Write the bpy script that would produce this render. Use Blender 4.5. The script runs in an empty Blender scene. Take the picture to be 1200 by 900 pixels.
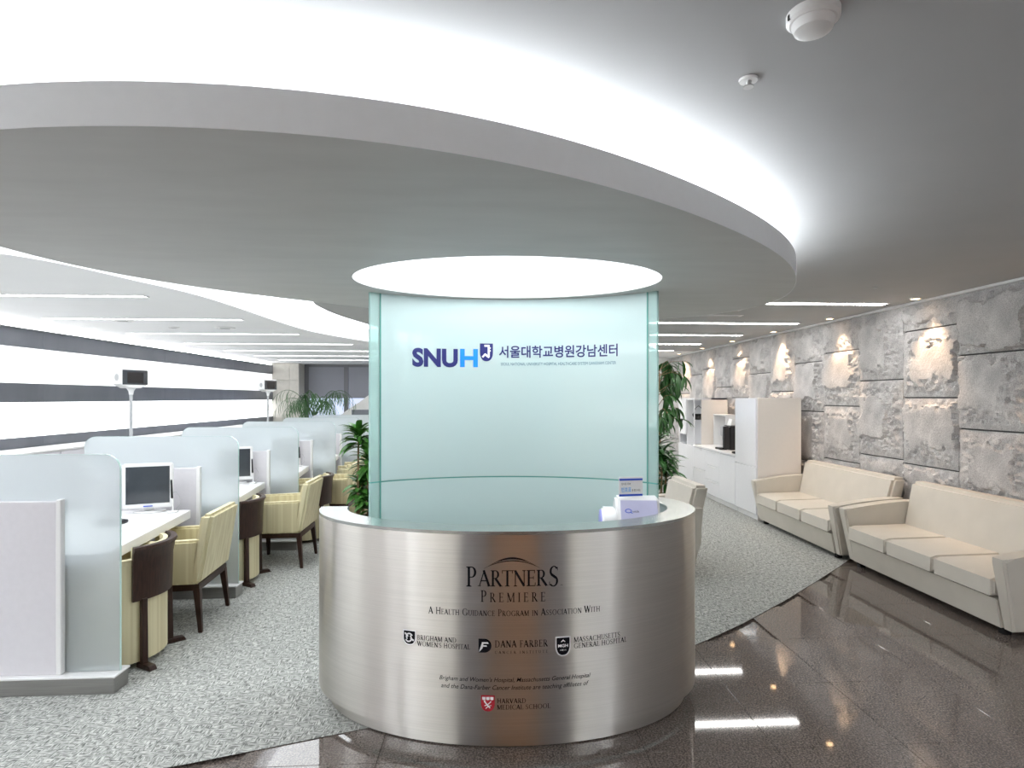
import bpy, bmesh, math, random
import numpy as np
from mathutils import Vector, Matrix, noise
random.seed(7)
C = bpy.context.scene.collection
PI = math.pi
R = math.radians
# ------------------------------------------------------------------ camera, world, exposure
YAW = math.atan(0.06)
cam = bpy.data.cameras.new('camera'); camo = bpy.data.objects.new('camera', cam); C.objects.link(camo)
camo.location = (0, 0, 1.6); camo.rotation_euler = (PI/2, 0, -YAW)
cam.sensor_width = 36; cam.lens = 21.0; cam.shift_x = -17/1200; cam.shift_y = 16/1200
cam.clip_start = 0.05; cam.clip_end = 100
bpy.context.scene.camera = camo
sc = bpy.context.scene
sc.view_settings.view_transform = 'Standard'; sc.view_settings.look = 'None'
sc.view_settings.gamma = 1; sc.view_settings.use_curve_mapping = False
sc.view_settings.exposure = 0.0
world = bpy.data.worlds.new('world'); sc.world = world; world.use_nodes = True
world.node_tree.nodes['Background'].inputs[0].default_value = (0.62, 0.72, 0.9, 1)
world.node_tree.nodes['Background'].inputs[1].default_value = 1.0
# light strengths (lamps the place has, plus added fill panels behind the camera)
E_COVE = 40.0; E_CHANNEL = 4.0; E_RECESS = 5.5; E_LINEAR_R = 24.0; E_LINEAR_L = 12.0
E_PANEL = (.95, 3.0, 1.3); E_SLOT = 60.0; E_BACKFILL = 38.0; SPOT_W = 62.0
COOL = (0.93, 0.97, 1.0)
WALL_L, WALL_R, CEIL, Y_BACK, Y_FAR = -6.0, 4.25, 2.55, -3.6, 17.4

# ------------------------------------------------------------------ materials
MAT = {}
def nm(name):
    m = bpy.data.materials.new(name); m.use_nodes = True; MAT[name] = m
    nt = m.node_tree; return m, nt, nt.nodes['Principled BSDF'], nt.nodes, nt.links
def pbr(name, col, rough=0.5, metal=0.0, spec=0.5, coat=0.0, nscale=30, nvar=0.05, bump=0.0, bscale=200, stretch=(1,1,1), aniso=0):
    m, nt, b, N, L = nm(name)
    b.inputs['Roughness'].default_value = rough; b.inputs['Metallic'].default_value = metal
    b.inputs['Specular IOR Level'].default_value = spec; b.inputs['Coat Weight'].default_value = coat
    b.inputs['Coat Roughness'].default_value = 0.08
    tc = N.new('ShaderNodeTexCoord'); mp = N.new('ShaderNodeMapping'); mp.inputs['Scale'].default_value = stretch
    L.new(tc.outputs['Object'], mp.inputs[0])
    nz = N.new('ShaderNodeTexNoise'); nz.inputs['Scale'].default_value = nscale; nz.inputs['Detail'].default_value = 4
    L.new(mp.outputs[0], nz.inputs['Vector'])
    cr = N.new('ShaderNodeValToRGB')
    cr.color_ramp.elements[0].position = .3; cr.color_ramp.elements[1].position = .7
    cr.color_ramp.elements[0].color = tuple(max(0, c*(1-nvar)) for c in col)+(1,)
    cr.color_ramp.elements[1].color = tuple(min(1, c*(1+nvar)) for c in col)+(1,)
    L.new(nz.outputs['Fac'], cr.inputs[0]); L.new(cr.outputs[0], b.inputs['Base Color'])
    if bump:
        n2 = N.new('ShaderNodeTexNoise'); n2.inputs['Scale'].default_value = bscale; n2.inputs['Detail'].default_value = 3
        L.new(mp.outputs[0], n2.inputs['Vector'])
        bp = N.new('ShaderNodeBump'); bp.inputs['Strength'].default_value = bump; bp.inputs['Distance'].default_value = .004
        L.new(n2.outputs['Fac'], bp.inputs['Height']); L.new(bp.outputs[0], b.inputs['Normal'])
    if aniso:
        b.inputs['Anisotropic'].default_value = aniso; b.inputs['Anisotropic Rotation'].default_value = .25
        tg = N.new('ShaderNodeTangent'); tg.direction_type = 'RADIAL'; tg.axis = 'Z'
        L.new(tg.outputs[0], b.inputs['Tangent'])
    return m
def emis(name, col, s, base=None):
    m, nt, b, N, L = nm(name)
    b.inputs['Base Color'].default_value = (base or (0.8,0.8,0.8))+(1,)
    b.inputs['Emission Color'].default_value = col+(1,); b.inputs['Emission Strength'].default_value = s
    b.inputs['Roughness'].default_value = .4
    return m
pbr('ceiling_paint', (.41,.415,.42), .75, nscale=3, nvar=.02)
pbr('ceiling_left_lit', (.86,.87,.88), .7, nscale=3, nvar=.01)  # same white as the rest; wall wash brightness put into the colour
pbr('white_cove', (.9,.91,.93), .8, nscale=3, nvar=.01)
pbr('fascia_lit', (.84,.86,.88), .6, nvar=.01)  # underside finish made lighter, with side light put into the colour
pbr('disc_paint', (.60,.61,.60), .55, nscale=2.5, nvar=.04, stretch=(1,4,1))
pbr('wall_white', (.82,.82,.80), .7, nvar=.02)
pbr('cream_wall', (.78,.74,.64), .7, nvar=.03, nscale=4)
pbr('beige_stone', (.60,.58,.53), .6, nvar=.06, nscale=8)
pbr('door_wood', (.16,.085,.04), .4, nvar=.35, nscale=8, stretch=(6,6,.6))
pbr('dark_wood', (.034,.014,.009), .38, nvar=.4, nscale=14, stretch=(6,6,.8), spec=.35)
pbr('steel_plain', (.60,.60,.60), .30, metal=1, nvar=.05, nscale=6)
pbr('rim_steel', (.50,.52,.50), .24, metal=1, nvar=.05, nscale=6)
pbr('steel_plinth', (.38,.37,.36), .35, metal=1, nvar=.08, nscale=20, stretch=(.2,.2,8))
pbr('steel_dark', (.20,.21,.24), .30, metal=.35, nvar=.10, nscale=2.5, stretch=(1,1,.3))
pbr('white_laminate', (.80,.80,.80), .35, nvar=.01)
pbr('white_gloss', (.82,.83,.86), .14, nvar=.01, coat=.4)
pbr('lilac_panel', (.66,.645,.68), .45, nvar=.02)
pbr('white_panel', (.80,.79,.84), .45, nvar=.01)
pbr('white_plastic', (.80,.80,.80), .35, nvar=.01)
pbr('grey_plastic', (.42,.43,.44), .45, nvar=.03)
pbr('lavender', (.38,.38,.80), .35, nvar=.02)
pbr('pale_lavender', (.50,.50,.68), .35, nvar=.02)
pbr('black_plastic', (.012,.012,.014), .22, nvar=.1)
pbr('screen_glass', (.035,.042,.05), .12, nvar=.05, coat=.5)
pbr('leather', (.62,.585,.52), .32, nvar=.035, nscale=5, bump=.25, bscale=260)
pbr('leather_side', (.59,.555,.49), .36, nvar=.035, nscale=5, bump=.25, bscale=260)
pbr('terracotta', (.55,.25,.12), .7, nvar=.15)
pbr('dark_soil', (.05,.035,.02), .9, nvar=.4)
pbr('grey_pot', (.55,.53,.50), .5, nvar=.05)
pbr('bark', (.22,.15,.08), .8, nvar=.3, bump=.5, bscale=60)
pbr('leaf_dark', (.028,.105,.022), .36, nvar=.35, nscale=9)
pbr('leaf_bright', (.05,.17,.025), .38, nvar=.4, nscale=9)
pbr('blind', (.30,.31,.35), .8, nvar=.04, nscale=1.5)
pbr('window_frame', (.16,.16,.18), .4, nvar=.05)
pbr('black_ink', (.012,.012,.015), 1, nvar=0, spec=0)
pbr('navy_ink', (.008,.012,.13), .5, nvar=0)
pbr('blue_ink', (.0,.22,.80), .5, nvar=0)
pbr('teal_ink', (.03,.16,.24), .5, nvar=0)
pbr('white_ink', (.85,.85,.87), .5, nvar=0)
pbr('red_ink', (.42,.015,.03), .5, nvar=0)
pbr('royal_ink', (.01,.07,.52), .5, nvar=0)
pbr('light_blue_ink', (.16,.42,.80), .5, nvar=0)
pbr('gasket', (.10,.36,.31), .3, nvar=0)
emis('cove_light', COOL, E_COVE); emis('channel_light', COOL, E_CHANNEL); emis('recess_light', COOL, E_RECESS)
emis('linear_right', (1,.98,.95), E_LINEAR_R); emis('linear_left', (1,1,1), E_LINEAR_L)
emis('slot_light', (1,1,1), E_SLOT); emis('back_fill', (.90,.95,1), E_BACKFILL)
for i in range(3): emis('backlit_%d' % i, (.97,.985,1.0), E_PANEL[i])
emis('warm_lens', (1,.62,.32), 16.0); emis('warm_back', (1,.50,.20), 220.0)
emis('bright_pane', (.55,.68,1.0), 0.75)

# brushed steel of the counter: brushed round the drum, so reflections smear upright
m = pbr('brushed_steel', (.66,.63,.59), .31, metal=1, nvar=.05, nscale=3, stretch=(.6,.6,60), aniso=1.0)

# granite, polished, brown-grey speckle
m, nt, b, N, L = nm('granite')
tc = N.new('ShaderNodeTexCoord')
v = N.new('ShaderNodeTexVoronoi'); v.inputs['Scale'].default_value = 190; L.new(tc.outputs['Object'], v.inputs[0])
n1 = N.new('ShaderNodeTexNoise'); n1.inputs['Scale'].default_value = 120; n1.inputs['Detail'].default_value = 5; L.new(tc.outputs['Object'], n1.inputs[0])
mx = N.new('ShaderNodeMix'); mx.data_type = 'RGBA'; mx.inputs[0].default_value = .5
c1 = N.new('ShaderNodeValToRGB'); e = c1.color_ramp.elements
e[0].position = .0; e[0].color = (.055,.042,.038,1); e[1].position = 1; e[1].color = (.29,.235,.205,1)
e2_ = c1.color_ramp.elements.new(.55); e2_.color = (.125,.10,.088,1)
c2 = N.new('ShaderNodeValToRGB'); e = c2.color_ramp.elements
e[0].position = .42; e[0].color = (.04,.034,.032,1); e[1].position = .62; e[1].color = (.29,.24,.21,1)
L.new(v.outputs['Color'], c1.inputs[0]); L.new(n1.outputs['Fac'], c2.inputs[0])
L.new(c1.outputs[0], mx.inputs[6]); L.new(c2.outputs[0], mx.inputs[7]); L.new(mx.outputs[2], b.inputs['Base Color'])
b.inputs['Roughness'].default_value = .045; b.inputs['Specular IOR Level'].default_value = .9

# loop carpet: two crossing directions of pile in a random patchwork
m, nt, b, N, L = nm('carpet_pile')
tc = N.new('ShaderNodeTexCoord')
outs = []
for k, sc_ in enumerate(((26,150,1),(150,26,1))):
    mp = N.new('ShaderNodeMapping'); mp.inputs['Scale'].default_value = sc_; mp.inputs['Rotation'].default_value = (0,0,R(0))
    L.new(tc.outputs['Object'], mp.inputs[0])
    nz = N.new('ShaderNodeTexNoise'); nz.inputs['Scale'].default_value = 1; nz.inputs['Detail'].default_value = 2; L.new(mp.outputs[0], nz.inputs[0]); outs.append(nz)
sel = N.new('ShaderNodeTexNoise'); sel.inputs['Scale'].default_value = 24; L.new(tc.outputs['Object'], sel.inputs[0])
gt = N.new('ShaderNodeMath'); gt.operation = 'GREATER_THAN'; gt.inputs[1].default_value = .5; L.new(sel.outputs['Fac'], gt.inputs[0])
mf = N.new('ShaderNodeMix'); L.new(gt.outputs[0], mf.inputs[0]); L.new(outs[0].outputs['Fac'], mf.inputs[2]); L.new(outs[1].outputs['Fac'], mf.inputs[3])
cr = N.new('ShaderNodeValToRGB'); e = cr.color_ramp.elements
e[0].position = .36; e[0].color = (.14,.145,.135,1); e[1].position = .66; e[1].color = (.62,.63,.60,1)
L.new(mf.outputs[0], cr.inputs[0]); L.new(cr.outputs[0], b.inputs['Base Color'])
bp = N.new('ShaderNodeBump'); bp.inputs['Strength'].default_value = .5; bp.inputs['Distance'].default_value = .006
L.new(mf.outputs[0], bp.inputs['Height']); L.new(bp.outputs[0], b.inputs['Normal'])
b.inputs['Roughness'].default_value = .95; b.inputs['Specular IOR Level'].default_value = .15

# split granite of the wall
m, nt, b, N, L = nm('split_stone')
tc = N.new('ShaderNodeTexCoord')
n1 = N.new('ShaderNodeTexNoise'); n1.inputs['Scale'].default_value = 5; n1.inputs['Detail'].default_value = 6; L.new(tc.outputs['Object'], n1.inputs[0])
c1 = N.new('ShaderNodeValToRGB'); e = c1.color_ramp.elements
e[0].position = .3; e[0].color = (.42,.415,.42,1); e[1].position = .72; e[1].color = (.66,.645,.635,1)
n2 = N.new('ShaderNodeTexNoise'); n2.inputs['Scale'].default_value = 130; n2.inputs['Detail'].default_value = 3; L.new(tc.outputs['Object'], n2.inputs[0])
c2 = N.new('ShaderNodeValToRGB'); e = c2.color_ramp.elements
e[0].position = .36; e[0].color = (.55,.55,.56,1); e[1].position = .56; e[1].color = (1,1,1,1)
mu = N.new('ShaderNodeMix'); mu.data_type = 'RGBA'; mu.blend_type = 'MULTIPLY'; mu.inputs[0].default_value = .75
L.new(n1.outputs['Fac'], c1.inputs[0]); L.new(n2.outputs['Fac'], c2.inputs[0]); L.new(c1.outputs[0], mu.inputs[6]); L.new(c2.outputs[0], mu.inputs[7])
L.new(mu.outputs[2], b.inputs['Base Color']); b.inputs['Roughness'].default_value = .85
bp = N.new('ShaderNodeBump'); bp.inputs['Strength'].default_value = .45; bp.inputs['Distance'].default_value = .008
n3 = N.new('ShaderNodeTexNoise'); n3.inputs['Scale'].default_value = 38; n3.inputs['Detail'].default_value = 8; L.new(tc.outputs['Object'], n3.inputs[0])
L.new(n3.outputs['Fac'], bp.inputs['Height']); L.new(bp.outputs[0], b.inputs['Normal'])
pbr('joint_dark', (.10,.10,.10), .9, nvar=.1)

# striped upholstery: woven stripes run up the cloth
def stripe(name, a, c_, axis_scale):
    m, nt, b, N, L = nm(name)
    tc = N.new('ShaderNodeTexCoord'); mp = N.new('ShaderNodeMapping'); mp.inputs['Scale'].default_value = axis_scale; L.new(tc.outputs['Object'], mp.inputs[0])
    nz = N.new('ShaderNodeTexNoise'); nz.inputs['Scale'].default_value = 1; nz.inputs['Detail'].default_value = 1; L.new(mp.outputs[0], nz.inputs[0])
    cr = N.new('ShaderNodeValToRGB'); e = cr.color_ramp.elements
    e[0].position = .40; e[0].color = a+(1,); e[1].position = .60; e[1].color = c_+(1,)
    L.new(nz.outputs['Fac'], cr.inputs[0]); L.new(cr.outputs[0], b.inputs['Base Color']); b.inputs['Roughness'].default_value = .6
    b.inputs['Sheen Weight'].default_value = .15
stripe('yellow_fabric', (.60,.53,.32), (.70,.64,.42), (34,34,.4))
pbr('cream_laminate', (.78,.74,.70), .4, nvar=.01)

# frosted glass
def frosted(name, tint, back, trans=.35, rough=.35, mixd=.5, gl=.10):
    m, nt, b, N, L = nm(name); N.remove(b); out = N['Material Output']
    t = N.new('ShaderNodeBsdfTranslucent'); t.inputs[0].default_value = tint+(1,)
    d = N.new('ShaderNodeBsdfDiffuse'); d.inputs[0].default_value = back+(1,)
    m1 = N.new('ShaderNodeMixShader'); m1.inputs[0].default_value = mixd; L.new(d.outputs[0], m1.inputs[1]); L.new(t.outputs[0], m1.inputs[2])
    r = N.new('ShaderNodeBsdfRefraction'); r.inputs[0].default_value = tint+(1,); r.inputs['Roughness'].default_value = rough; r.inputs['IOR'].default_value = 1.12
    m2 = N.new('ShaderNodeMixShader'); m2.inputs[0].default_value = trans; L.new(m1.outputs[0], m2.inputs[1]); L.new(r.outputs[0], m2.inputs[2])
    g = N.new('ShaderNodeBsdfGlossy'); g.inputs['Roughness'].default_value = gl; g.inputs[0].default_value = (1,1,1,1)
    fr = N.new('ShaderNodeFresnel'); fr.inputs[0].default_value = 1.45
    m3 = N.new('ShaderNodeMixShader'); L.new(fr.outputs[0], m3.inputs[0]); L.new(m2.outputs[0], m3.inputs[1]); L.new(g.outputs[0], m3.inputs[2])
    L.new(m3.outputs[0], out.inputs[0])
frosted('frosted_glass', (.90,.935,.95), (.78,.84,.87), trans=.5, rough=.4, mixd=.5, gl=.25)
frosted('screen_teal', (.80,.935,.93), (.71,.845,.84), trans=.12, rough=.3, mixd=.45, gl=.12)
frosted('screen_teal_edge', (.74,.93,.90), (.66,.85,.83), trans=.45, rough=.08, mixd=.45, gl=.05)
pbr('glass_edge', (.55,.74,.72), .15, nvar=0, coat=.5)

# ------------------------------------------------------------------ mesh helpers
class MB:
    def __init__(s): s.bm = bmesh.new()
    def box(s, x0, x1, y0, y1, z0, z1, bev=0.0, seg=2):
        r = bmesh.ops.create_cube(s.bm, size=1)
        vs = r['verts']
        for v in vs:
            v.co = Vector((x0+(v.co.x+.5)*(x1-x0), y0+(v.co.y+.5)*(y1-y0), z0+(v.co.z+.5)*(z1-z0)))
        if bev:
            es = list({e for v in vs for e in v.link_edges})
            bmesh.ops.bevel(s.bm, geom=es, offset=bev, segments=seg, affect='EDGES', clamp_overlap=True)
        return s
    def hexa(s, pts, bev=0.0, seg=2):                 # 8 corners: bottom ring then top ring
        vs = [s.bm.verts.new(p) for p in pts]
        fs = [s.bm.faces.new([vs[i] for i in q]) for q in ((3,2,1,0),(4,5,6,7),(0,1,5,4),(1,2,6,5),(2,3,7,6),(3,0,4,7))]
        if bev: bmesh.ops.bevel(s.bm, geom=list({e for v in vs for e in v.link_edges}), offset=bev, segments=seg, affect='EDGES', clamp_overlap=True)
        return s
    def prism(s, poly, axis, a0, a1, bev=0.0, seg=2):
        def P3(p, t): return {'x': (t,p[0],p[1]), 'y': (p[0],t,p[1]), 'z': (p[0],p[1],t)}[axis]
        A = [s.bm.verts.new(P3(p,a0)) for p in poly]; B = [s.bm.verts.new(P3(p,a1)) for p in poly]; n = len(poly)
        s.bm.faces.new(A); s.bm.faces.new(B[::-1])
        for i in range(n): s.bm.faces.new((A[i],B[i],B[(i+1)%n],A[(i+1)%n]))
        if bev:
            es = [e for v in A for e in v.link_edges if e.other_vert(v) in A] + [e for v in B for e in v.link_edges if e.other_vert(v) in B]
            bmesh.ops.bevel(s.bm, geom=list(set(es)), offset=bev, segments=seg, affect='EDGES', clamp_overlap=True)
        return s
    def tube(s, pts, r, n=8, r1=None):
        pts = [Vector(p) for p in pts]; rings = []; m = len(pts)
        for i, p in enumerate(pts):
            t = (pts[min(i+1,m-1)]-pts[max(i-1,0)]).normalized()
            u = t.cross(Vector((0,0,1)) if abs(t.z) < .95 else Vector((1,0,0))).normalized(); w = t.cross(u)
            rr = r if r1 is None else r+(r1-r)*i/(m-1)
            rings.append([s.bm.verts.new(p+u*math.cos(2*PI*k/n)*rr+w*math.sin(2*PI*k/n)*rr) for k in range(n)])
        for a, b in zip(rings, rings[1:]):
            for k in range(n): s.bm.faces.new((a[k],a[(k+1)%n],b[(k+1)%n],b[k]))
        s.bm.faces.new(rings[0][::-1]); s.bm.faces.new(rings[-1]); return s
    def lathe(s, prof, cx=0, cy=0, n=32, sx=1, sy=1, loop=False):
        rings = []
        for r, z in prof:
            rings.append([s.bm.verts.new((cx+sx*r*math.cos(2*PI*k/n), cy+sy*r*math.sin(2*PI*k/n), z)) for k in range(n)])
        for a, b in zip(rings, rings[1:]):
            for k in range(n): s.bm.faces.new((a[k],a[(k+1)%n],b[(k+1)%n],b[k]))
        if loop:
            a, b = rings[-1], rings[0]
            for k in range(n): s.bm.faces.new((a[k],a[(k+1)%n],b[(k+1)%n],b[k]))
            return s
        s.bm.faces.new(rings[0][::-1]); s.bm.faces.new(rings[-1]); return s
    def strip(s, inner, outer, z0, z1, closed=False):  # solid wall between two polylines
        n = len(inner); V = lambda p, z: s.bm.verts.new((p[0],p[1],z))
        a = [V(p,z0) for p in outer]; b = [V(p,z1) for p in outer]; c = [V(p,z1) for p in inner]; d = [V(p,z0) for p in inner]
        rng = range(n if closed else n-1)
        for i in rng:
            j = (i+1) % n
            for q in ((a,b),(b,c),(c,d),(d,a)): s.bm.faces.new((q[0][i],q[0][j],q[1][j],q[1][i]))
        if not closed:
            s.bm.faces.new((a[0],b[0],c[0],d[0])); s.bm.faces.new((d[-1],c[-1],b[-1],a[-1]))
        return s
    def flat(s, loops, z):                            # flat face with holes
        es = []
        for lp in loops:
            vs = [s.bm.verts.new((p[0],p[1],z)) for p in lp]
            es += [s.bm.edges.new((vs[i], vs[(i+1)%len(vs)])) for i in range(len(vs))]
        bmesh.ops.triangle_fill(s.bm, use_beauty=True, use_dissolve=False, edges=es)
        return s
    def build(s, name, mat, parent=None, smooth=False, loc=None, normals=True):
        if normals: bmesh.ops.recalc_face_normals(s.bm, faces=s.bm.faces)
        me = bpy.data.meshes.new(name); s.bm.to_mesh(me); s.bm.free()
        me.materials.append(MAT[mat] if isinstance(mat, str) else mat)
        if smooth:
            for p in me.polygons: p.use_smooth = True
            try: me.set_sharp_from_angle(angle=R(35))
            except Exception: pass
        o = bpy.data.objects.new(name, me); C.objects.link(o)
        if parent: o.parent = parent
        if loc: o.location = loc
        return o
def tag(o, label=None, cat=None, group=None, kind=None):
    if label: o['label'] = label
    if cat: o['category'] = cat
    if group: o['group'] = group
    if kind: o['kind'] = kind
    return o
def thing(name, label, cat, loc=(0,0,0), rz=0, group=None):
    o = bpy.data.objects.new(name, None); C.objects.link(o); o.location = loc; o.rotation_euler = (0,0,rz)
    o.empty_display_size = .1
    return tag(o, label, cat, group)
def copy_tree(o, parent=None):
    c = o.copy(); C.objects.link(c); c.parent = parent
    for ch in list(o.children): copy_tree(ch, c)
    return c
def again(proto, first, loc, rz, label):
    o = proto if first else copy_tree(proto)
    o.location = loc; o.rotation_euler = (0,0,rz); o['label'] = label
    return o

# oval frame shared by counter, glass screen and lit ceiling oval
E1 = Vector((math.cos(YAW), -math.sin(YAW))); E2 = Vector((math.sin(YAW), math.cos(YAW))); CC = Vector((.095, 3.32))
CA, CB = 1.025, .645
def EP(phi, a=CA, b=CB): return CC + E1*(a*math.sin(phi)) - E2*(b*math.cos(phi))
def arc_table(a, b):
    ph = np.linspace(0, PI, 3001); x = a*np.sin(ph); y = b*np.cos(ph)
    return ph, np.concatenate([[0], np.cumsum(np.hypot(np.diff(x), np.diff(y)))])
def phi_of(s, tab): return math.copysign(float(np.interp(abs(s), tab[1], tab[0])), s)

# ------------------------------------------------------------------ floor
fl = MB().box(-6.3, 4.6, Y_BACK-.2, Y_FAR+.3, -.12, -.012).build('floor', 'granite'); tag(fl, kind='structure')
def bound(x):   # front edge of the carpet, y as a function of x
    P_ = [(-6.1,1.9),(-3,2.3),(-1.9,2.52),(-1.38,2.668),(-.56,2.94),(0,3.13),(.7,3.44),(1.317,3.777),(1.774,4.12),(2.3,4.56),(2.9,5.1),(3.357,5.523),(4.2,6.33)]
    return float(np.interp(x, [p[0] for p in P_], [p[1] for p in P_]))
T = .6; tile_me = None
for i in range(-11, 8):
    for j in range(-6, 12):
        x0, y0 = i*T+.1, j*T+.25
        if x0 < WALL_L or y0 < Y_BACK or y0 > min(bound(x0), bound(x0+T)) - .0: continue
        x1 = min(x0+T, WALL_R+.05)
        if x0 >= WALL_R: continue
        if tile_me is None:
            o = MB().box(.0012, T-.0012, .0012, T-.0012, -.011, 0, .001, 1).build('tile', 'granite', fl); tile_me = o.data
        else:
            o = bpy.data.objects.new('tile', tile_me); C.objects.link(o); o.parent = fl
        o.location = (x0, y0, 0)
xs = np.linspace(-6.0, 4.2, 60)
front = [(x, bound(x)) for x in xs]
mb = MB(); poly = front + [(4.2, Y_FAR-.05), (-6.0, Y_FAR-.05)]
mb.flat([poly], .0035)
cp = mb.build('carpet', 'carpet_pile', normals=True); tag(cp, 'grey green loop pile carpet with a curved front edge against the granite', 'carpet')
GZ = .0035

# ------------------------------------------------------------------ ceiling with S-shaped light channel
chan = [(-5.6,3.0),(-4.6,3.2),(-3.8,3.62),(-3.226,4.136),(-3.02,4.5),(-2.88,5.03),(-2.72,5.65),(-2.665,6.5),(-2.65,7.5),(-2.58,8.6),(-2.337,9.523),(-1.95,10.4),(-1.2,11.3),(-.2,12.0),
        (.3,11.6),(-.4,10.8),(-1.05,9.7),(-1.38,8.8),(-1.56,8.0),(-1.74,7.1),(-1.79,6.5),(-1.76,6.05),(-1.55,5.5),(-1.15,4.9),(-1.0,4.3),(-1.5,3.4),(-3.4,2.6),(-4.6,2.3),(-5.6,2.2)]
def catmull(P_, n=6, closed=True):
    out = []; m_ = len(P_)
    for i in range(m_ if closed else m_-1):
        p = [Vector(P_[(i+k) % m_] if closed else P_[max(0,min(m_-1,i+k))]) for k in (-1,0,1,2)]
        for q in range(n):
            t = q/n
            out.append(.5*((2*p[1])+(-p[0]+p[2])*t+(2*p[0]-5*p[1]+4*p[2]-p[3])*t*t+(-p[0]+3*p[1]-3*p[2]+p[3])*t**3))
    if not closed: out.append(Vector(P_[-1]))
    return out
CH = catmull(chan)
rect = [(WALL_L-.3,Y_BACK-.2),(WALL_R+.3,Y_BACK-.2),(WALL_R+.3,Y_FAR+.3),(WALL_L-.3,Y_FAR+.3)]
half = [p for p in CH[:13*6+1]]      # rear-left edge of the channel
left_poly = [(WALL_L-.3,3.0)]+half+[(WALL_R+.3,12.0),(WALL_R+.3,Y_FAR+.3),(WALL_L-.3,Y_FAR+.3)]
right_poly = [(WALL_L-.3,Y_BACK-.2),(WALL_R+.3,Y_BACK-.2),(WALL_R+.3,12.0)]+[p for p in CH[13*6:]]+[CH[0],(WALL_L-.3,3.0)]
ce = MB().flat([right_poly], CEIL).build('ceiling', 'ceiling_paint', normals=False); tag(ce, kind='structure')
ce2 = MB().flat([left_poly], CEIL).build('ceiling', 'ceiling_left_lit', normals=False); tag(ce2, kind='structure')
mb = MB().flat([CH], CEIL+.22); n = len(CH)
lo = [mb.bm.verts.new((p.x,p.y,CEIL)) for p in CH]; hi = [mb.bm.verts.new((p.x,p.y,CEIL+.22)) for p in CH]
for i in range(n): mb.bm.faces.new((lo[i],lo[(i+1)%n],hi[(i+1)%n],hi[i]))
mb.build('light_channel', 'white_cove', ce, normals=False)
t = thing('cove_light', 'white luminous light sheet in the S-shaped channel of the ceiling', 'light', (0,0,0))
inner = []
for i, p in enumerate(CH):
    d = (CH[(i+1)%len(CH)]-CH[i-1]).normalized(); inner.append(p+Vector((-d.y,d.x))*-.02)
MB().flat([inner], CEIL+.205).build('diffuser', 'channel_light', t, normals=False)

# hanging oval ceiling disc with lit oval in its middle
DP = [(-1.188,1.523),(-1.051,1.496),(-.905,1.483),(-.568,1.486),(-.272,1.546),(.059,1.654),(.324,1.804),(.661,2.023),(.943,2.269),(1.184,2.504),(1.437,2.799),(1.659,3.156),(1.846,3.595),(1.912,3.919),(1.849,4.293),(1.706,4.597),(1.492,4.786),(.9,4.94),(.3,4.93),(-.3,4.75),(-.859,4.393),(-1.042,4.244),(-1.217,4.107),(-1.556,3.799),(-1.802,3.485),(-1.916,3.359),(-1.988,3.189),(-2.039,3.016),(-2.079,2.854),(-2.108,2.702),(-2.10,2.35),(-1.95,2.0),(-1.68,1.72),(-1.42,1.59)]
dc = Vector((-.04, 3.15)); ang = R(36.3); DA, DB = 2.235, 1.292
th_, rr_ = [], []
for x, y in DP:
    l = Vector((x,y))-dc; u = (l.x*math.cos(ang)+l.y*math.sin(ang))/DA; v_ = (-l.x*math.sin(ang)+l.y*math.cos(ang))/DB
    th_.append(math.atan2(v_,u)); rr_.append(math.hypot(u,v_))
K = 8
A_ = np.array([[1]+[f_(k*t_) for k in range(1,K+1) for f_ in (math.cos,math.sin)] for t_ in th_])
reg = np.diag([0]+[.0004*k*k for k in range(1,K+1) for _ in (0,1)])
co = np.linalg.solve(A_.T@A_+reg, A_.T@np.array(rr_))
def disc_pt(t_, d=0.0):
    r_ = float(np.dot(co, [1]+[f_(k*t_) for k in range(1,K+1) for f_ in (math.cos,math.sin)]))
    u, v_ = (DA*r_-d)*math.cos(t_), (DB*r_-d)*math.sin(t_)
    return dc+Vector((u*math.cos(ang)-v_*math.sin(ang), u*math.sin(ang)+v_*math.cos(ang)))
ND = 160
disc = [disc_pt(2*PI*k/ND) for k in range(ND)]
oval = [EP(2*PI*k/96, .848, .578) for k in range(96)]
ZD = 2.25; TD = .105
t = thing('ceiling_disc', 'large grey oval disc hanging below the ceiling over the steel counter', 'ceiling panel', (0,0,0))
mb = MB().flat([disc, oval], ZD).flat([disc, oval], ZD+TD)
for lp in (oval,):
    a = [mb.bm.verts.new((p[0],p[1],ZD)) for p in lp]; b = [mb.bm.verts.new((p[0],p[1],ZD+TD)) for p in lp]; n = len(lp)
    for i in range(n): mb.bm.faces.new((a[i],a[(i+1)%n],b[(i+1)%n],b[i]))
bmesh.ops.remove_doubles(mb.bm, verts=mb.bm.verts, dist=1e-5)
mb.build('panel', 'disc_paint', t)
MB().strip([disc_pt(2*PI*k/ND,.0015) for k in range(ND)], [disc_pt(2*PI*k/ND,-.001) for k in range(ND)], ZD-.001, ZD+TD+.001, True).build('fascia', 'fascia_lit', t, True)
ri = [EP(2*PI*k/96, .85, .58) for k in range(96)]; ri2 = [EP(2*PI*k/96, .90, .63) for k in range(96)]
MB().strip(ri, ri2, ZD+TD-.02, CEIL-.002, True).build('light_box', 'white_cove', t)
MB().flat([ri], CEIL-.004).build('light_lens', 'recess_light', t)
for k in range(7):
    p = disc_pt(2*PI*(k+.5)/7, .7); MB().tube([(p[0],p[1],ZD+TD-.005),(p[0],p[1],CEIL)], .01, 8).build('hanger', 'steel_plain', t)
t = thing('cove_ring_light', 'white light tube lying on top of the oval ceiling disc, lighting the ceiling', 'light', (0,0,0))
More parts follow.
